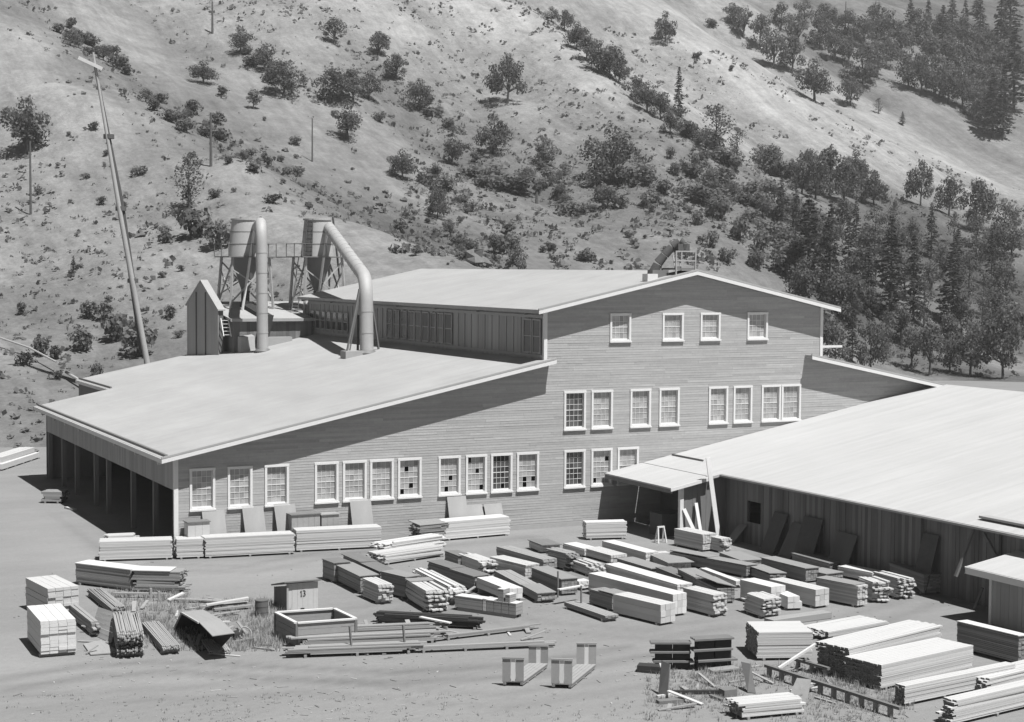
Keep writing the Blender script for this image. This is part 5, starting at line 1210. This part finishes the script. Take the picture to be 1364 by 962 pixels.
# scrub and tussocks: uncountable, one object
sc = MB(); n = 0
while n < 6500:
    s = rt_.uniform(-95, 130); t = rt_.uniform(132, 420); z = hill_z(s, t)
    if z < .3: continue
    dens = -streak(s, t)*.8+mnoise.noise(Vector((s*.05, t*.05, 5)))*.5
    if dens < rt_.uniform(-.2, .4): continue
    P = np.array(wpt(s, t, z)); R = rt_.choice((.1,.14,.18,.24,.45))*(1+t/500)
    for q in range(5): leaf(sc, P+np.array([rt_.uniform(-R,R),rt_.uniform(-R,R),rt_.uniform(0,R*.9)]), R*.55, rt_)
    n += 1
for k in range(2600):                     # thicker heath on the middle slope
    px, py = rt_.uniform(520, 1080), rt_.uniform(205, 362)
    P = hit(px, py, 190.0); s_, t_ = float((P-CAMP) @ RGT), depth(P)
    if mnoise.noise(Vector((s_*.16, t_*.05, 8)))+.5*mnoise.noise(Vector((s_*.5, t_*.3, 1))) < rt_.uniform(-.3, .5): continue
    R = rt_.choice((.25,.35,.5,.7,1.0))
    for q in range(7): leaf(sc, P+np.array([rt_.uniform(-R,R),rt_.uniform(-R,R),rt_.uniform(0,R*.8)]), R*.42, rt_)
o = sc.build('scrub', m_brush); tag(o, 'dry tussocks and scrub speckling the hillside', 'scrub', kind='stuff')
# rocks
def rock_mesh(seed):
    r = random.Random(seed); bm = MB(); ph = [r.uniform(0,6) for _ in range(6)]
    vs = []; rings, segs = 5, 7
    for i in range(rings+1):
        th = math.pi*i/rings
        for j in range(segs):
            a = 2*math.pi*j/segs; q = 1+.28*math.sin(3*a+ph[0]+th*2)+.2*math.sin(5*th+ph[1]+a)+r.uniform(-.12,.12)
            vs.append((q*math.sin(th)*math.cos(a), q*math.sin(th)*math.sin(a)*.8, q*math.cos(th)*.7))
    bm.add(vs, [(i*segs+j, (i+1)*segs+j, (i+1)*segs+(j+1)%segs, i*segs+(j+1)%segs) for i in range(rings) for j in range(segs)])
    return bm.mesh('boulder', m_rock)
RM = [rock_mesh(s) for s in range(5)]
def rock(px, py, wpx, label, group):
    P = hit(px, py); R = wpx*depth(P)/2207/2; o = bpy.data.objects.new('boulder', rt_.choice(RM)); COL.objects.link(o)
    o.location = P+np.array([0,0,R*.15]); o.scale = (R, R, R*rt_.uniform(.7,1)); o.rotation_euler = (rt_.uniform(-.3,.3), rt_.uniform(-.3,.3), rt_.uniform(0,6)); return tag(o, label, 'rock', group)
for px, py, w_ in ((20,560,16),(34,578,14),(48,590,18),(24,596,14),(52,566,12),(40,548,10),(14,584,12),(57,580,10),(30,606,10),(46,604,12),(15,540,10)):
    rock(px, py, w_, 'dark boulder in the rubble slope by the left end of the mill', 'boulders by the left end of the mill')
rock(632,352,46,'largest dark outcrop just above the back edge of the tall roof',None)
rock(188,316,20,'pair-like flat outcrop on the slope beside the leaning mast',None)
k = 0
while k < 150:
    t = rt_.random(); px, py = rt_.choice(((400+230*t, 230+110*t),(470+160*t, 250+90*t),(60+80*t,95+30*t),(600+150*t,200+70*t),(700+230*t,250+70*t),(300+120*t,180+60*t),(640+60*t,260+60*t)))
    px += rt_.gauss(0,16); py += rt_.gauss(0,13)
    rock(px, py, rt_.choice((2.5,3,4,5,6,8,11)), 'small dark rock scattered on the dry slope', 'small rocks scattered on the slope'); k += 1

# ---------------------------------------------------------------- poles
def utility(px, y0, y1, label, w_=.16, arm=False, P=None):
    P = hit(px, y0) if P is None else P; zt = zat(P, px, y1); t = thing('utility_pole', label, 'pole', P, 'utility poles on the hillside')
    m = MB(); m.tube([(P[0],P[1],P[2]-.5),(P[0],P[1],zt)], [w_*1.25,w_*.8], 8); m.build('shaft', m_pole, t, True)
    if arm: m = MB(); m.bar((P[0]-1.1,P[1],zt-.5),(P[0]+1.1,P[1],zt-.5),.1,.12); m.build('crossarm', m_pole, t)
utility(41,287,188,'utility pole under the broad pale oak at the left edge',.14)
utility(281,223,150,'utility pole on the left spur above the left dust collector',.17)
utility(416,216,158,'thin faint utility pole above the right dust collector',.12)
utility(283,46,2,'utility pole cut by the top edge, upper left',.2)
utility(1126,50,2,'thin utility pole in the wood near the top edge, upper right',.16)
utility(715,272,256,'stub of a pole on the middle slope',.25)
mp = thing('leaning_mast', 'tall leaning spar of two lashed logs with a pale crosspiece, behind the aisle roof', 'mast', dp(198,492,152))
A, B = dp(199,500,152), dp(124,70,152); m = MB(); m.tube([A, A+(B-A)*.5+np.array([-.1,0,.0]), B], [.28,.22,.10], 10); m.build('log', m_log, mp, True)
A2 = dp(190,470,152.6); Mid = dp(161,270,152.4); B2 = dp(126,86,152.3); m = MB(); m.tube([A2, Mid, B2], [.30,.28,.12], 10); m.build('log', m_bark, mp, True)
m = MB(); m.bar(dp(105,77,151.8), dp(137,92,151.8), .3, .3); m.build('crosspiece', m_trim, mp)
for f in (.25,.5,.75):
    q = dp(190-64*f+3, 470-384*f, 152.3); m = MB(); m.tube([q-(0,0,.2), q+(0,0,.2)], [.5,.5], 10); m.build('lashing', m_pole, mp, True)

# ---------------------------------------------------------------- weeds and litter in the yard
wd_ = MB(); rw = random.Random(5)
def weeds(n, poly, h0, h1, hole=None):
    k = 0
    while k < n:
        px = rw.uniform(poly[0], poly[2]); py = rw.uniform(poly[1], poly[3])
        P = gz(px, py)
        if mnoise.noise(Vector((P[0]*.35, P[1]*.35, 2))) < rw.uniform(-.6,.35): continue
        h = rw.uniform(h0, h1)
        for q in range(6):
            a = rw.uniform(0,6.28); o = np.array([math.cos(a), math.sin(a), 0]); b = P+o*rw.uniform(0,.14); tip = b+o*h*rw.uniform(.1,.6)+np.array([0,0,h*rw.uniform(.6,1)]); sd = np.array([-o[1],o[0],0])*rw.uniform(.008,.02)
            wd_.add([b-sd, b+sd, tip], [(0,1,2)])
        k += 1
weeds(1300,(185,800,372,868),.08,.34); weeds(260,(140,790,250,815),.15,.45); weeds(260,(330,800,392,862),.2,.5)
weeds(1300,(860,886,1205,962),.06,.22); weeds(260,(0,925,900,962),.04,.12); weeds(220,(925,885,1130,915),.1,.35); weeds(160,(1120,895,1215,945),.1,.35)
weeds(220,(60,500,140,560),.3,.7) if False else None
o = wd_.build('dry_weeds', m_weed); tag(o, 'dry pale weeds growing among the lumber piles', 'weeds', kind='stuff')
lt_ = MB()
for k in range(2600):
    px, py = rw.uniform(15, 1300), rw.uniform(700, 962); P = gz(px, py)
    if P[1] > -1.5 or mnoise.noise(Vector((P[0]*.22, P[1]*.22, 7.7))) < rw.uniform(-.25,.5): continue
    a = rw.uniform(0, 6.28); L = rw.uniform(.05,.4)*rw.choice((1,.5,.3,.3)); w_ = rw.uniform(.02,.06); d = np.array([math.cos(a), math.sin(a), 0])
    lt_.bar(P-d*L/2+(0,0,.012), P+d*L/2+(0,0,.014), w_, .02)
m_litter = mk('wood_scraps', .38, isl=.45, rough=.9)
o = lt_.build('wood_scraps', m_litter); tag(o, 'scraps of wood and bark strewn over the yard', 'scraps', kind='stuff')

# ---------------------------------------------------------------- summer haze
hz_top = float(HZ.max())+25.0
m = MB(); m.bx(-2520, 2520, -2520, 2520, -4.5, hz_top)
hm = bpy.data.materials.new('haze_air'); hm.use_nodes = True; t = hm.node_tree; t.nodes.remove(t.nodes['Principled BSDF'])
pv = t.nodes.new('ShaderNodeVolumePrincipled'); pv.inputs['Color'].default_value = (.95,.95,.95,1); pv.inputs['Density'].default_value = HAZE; pv.inputs['Anisotropy'].default_value = .3
t.links.new(pv.outputs[0], t.nodes['Material Output'].inputs['Volume'])
o = m.build('haze', hm); tag(o, kind='stuff')
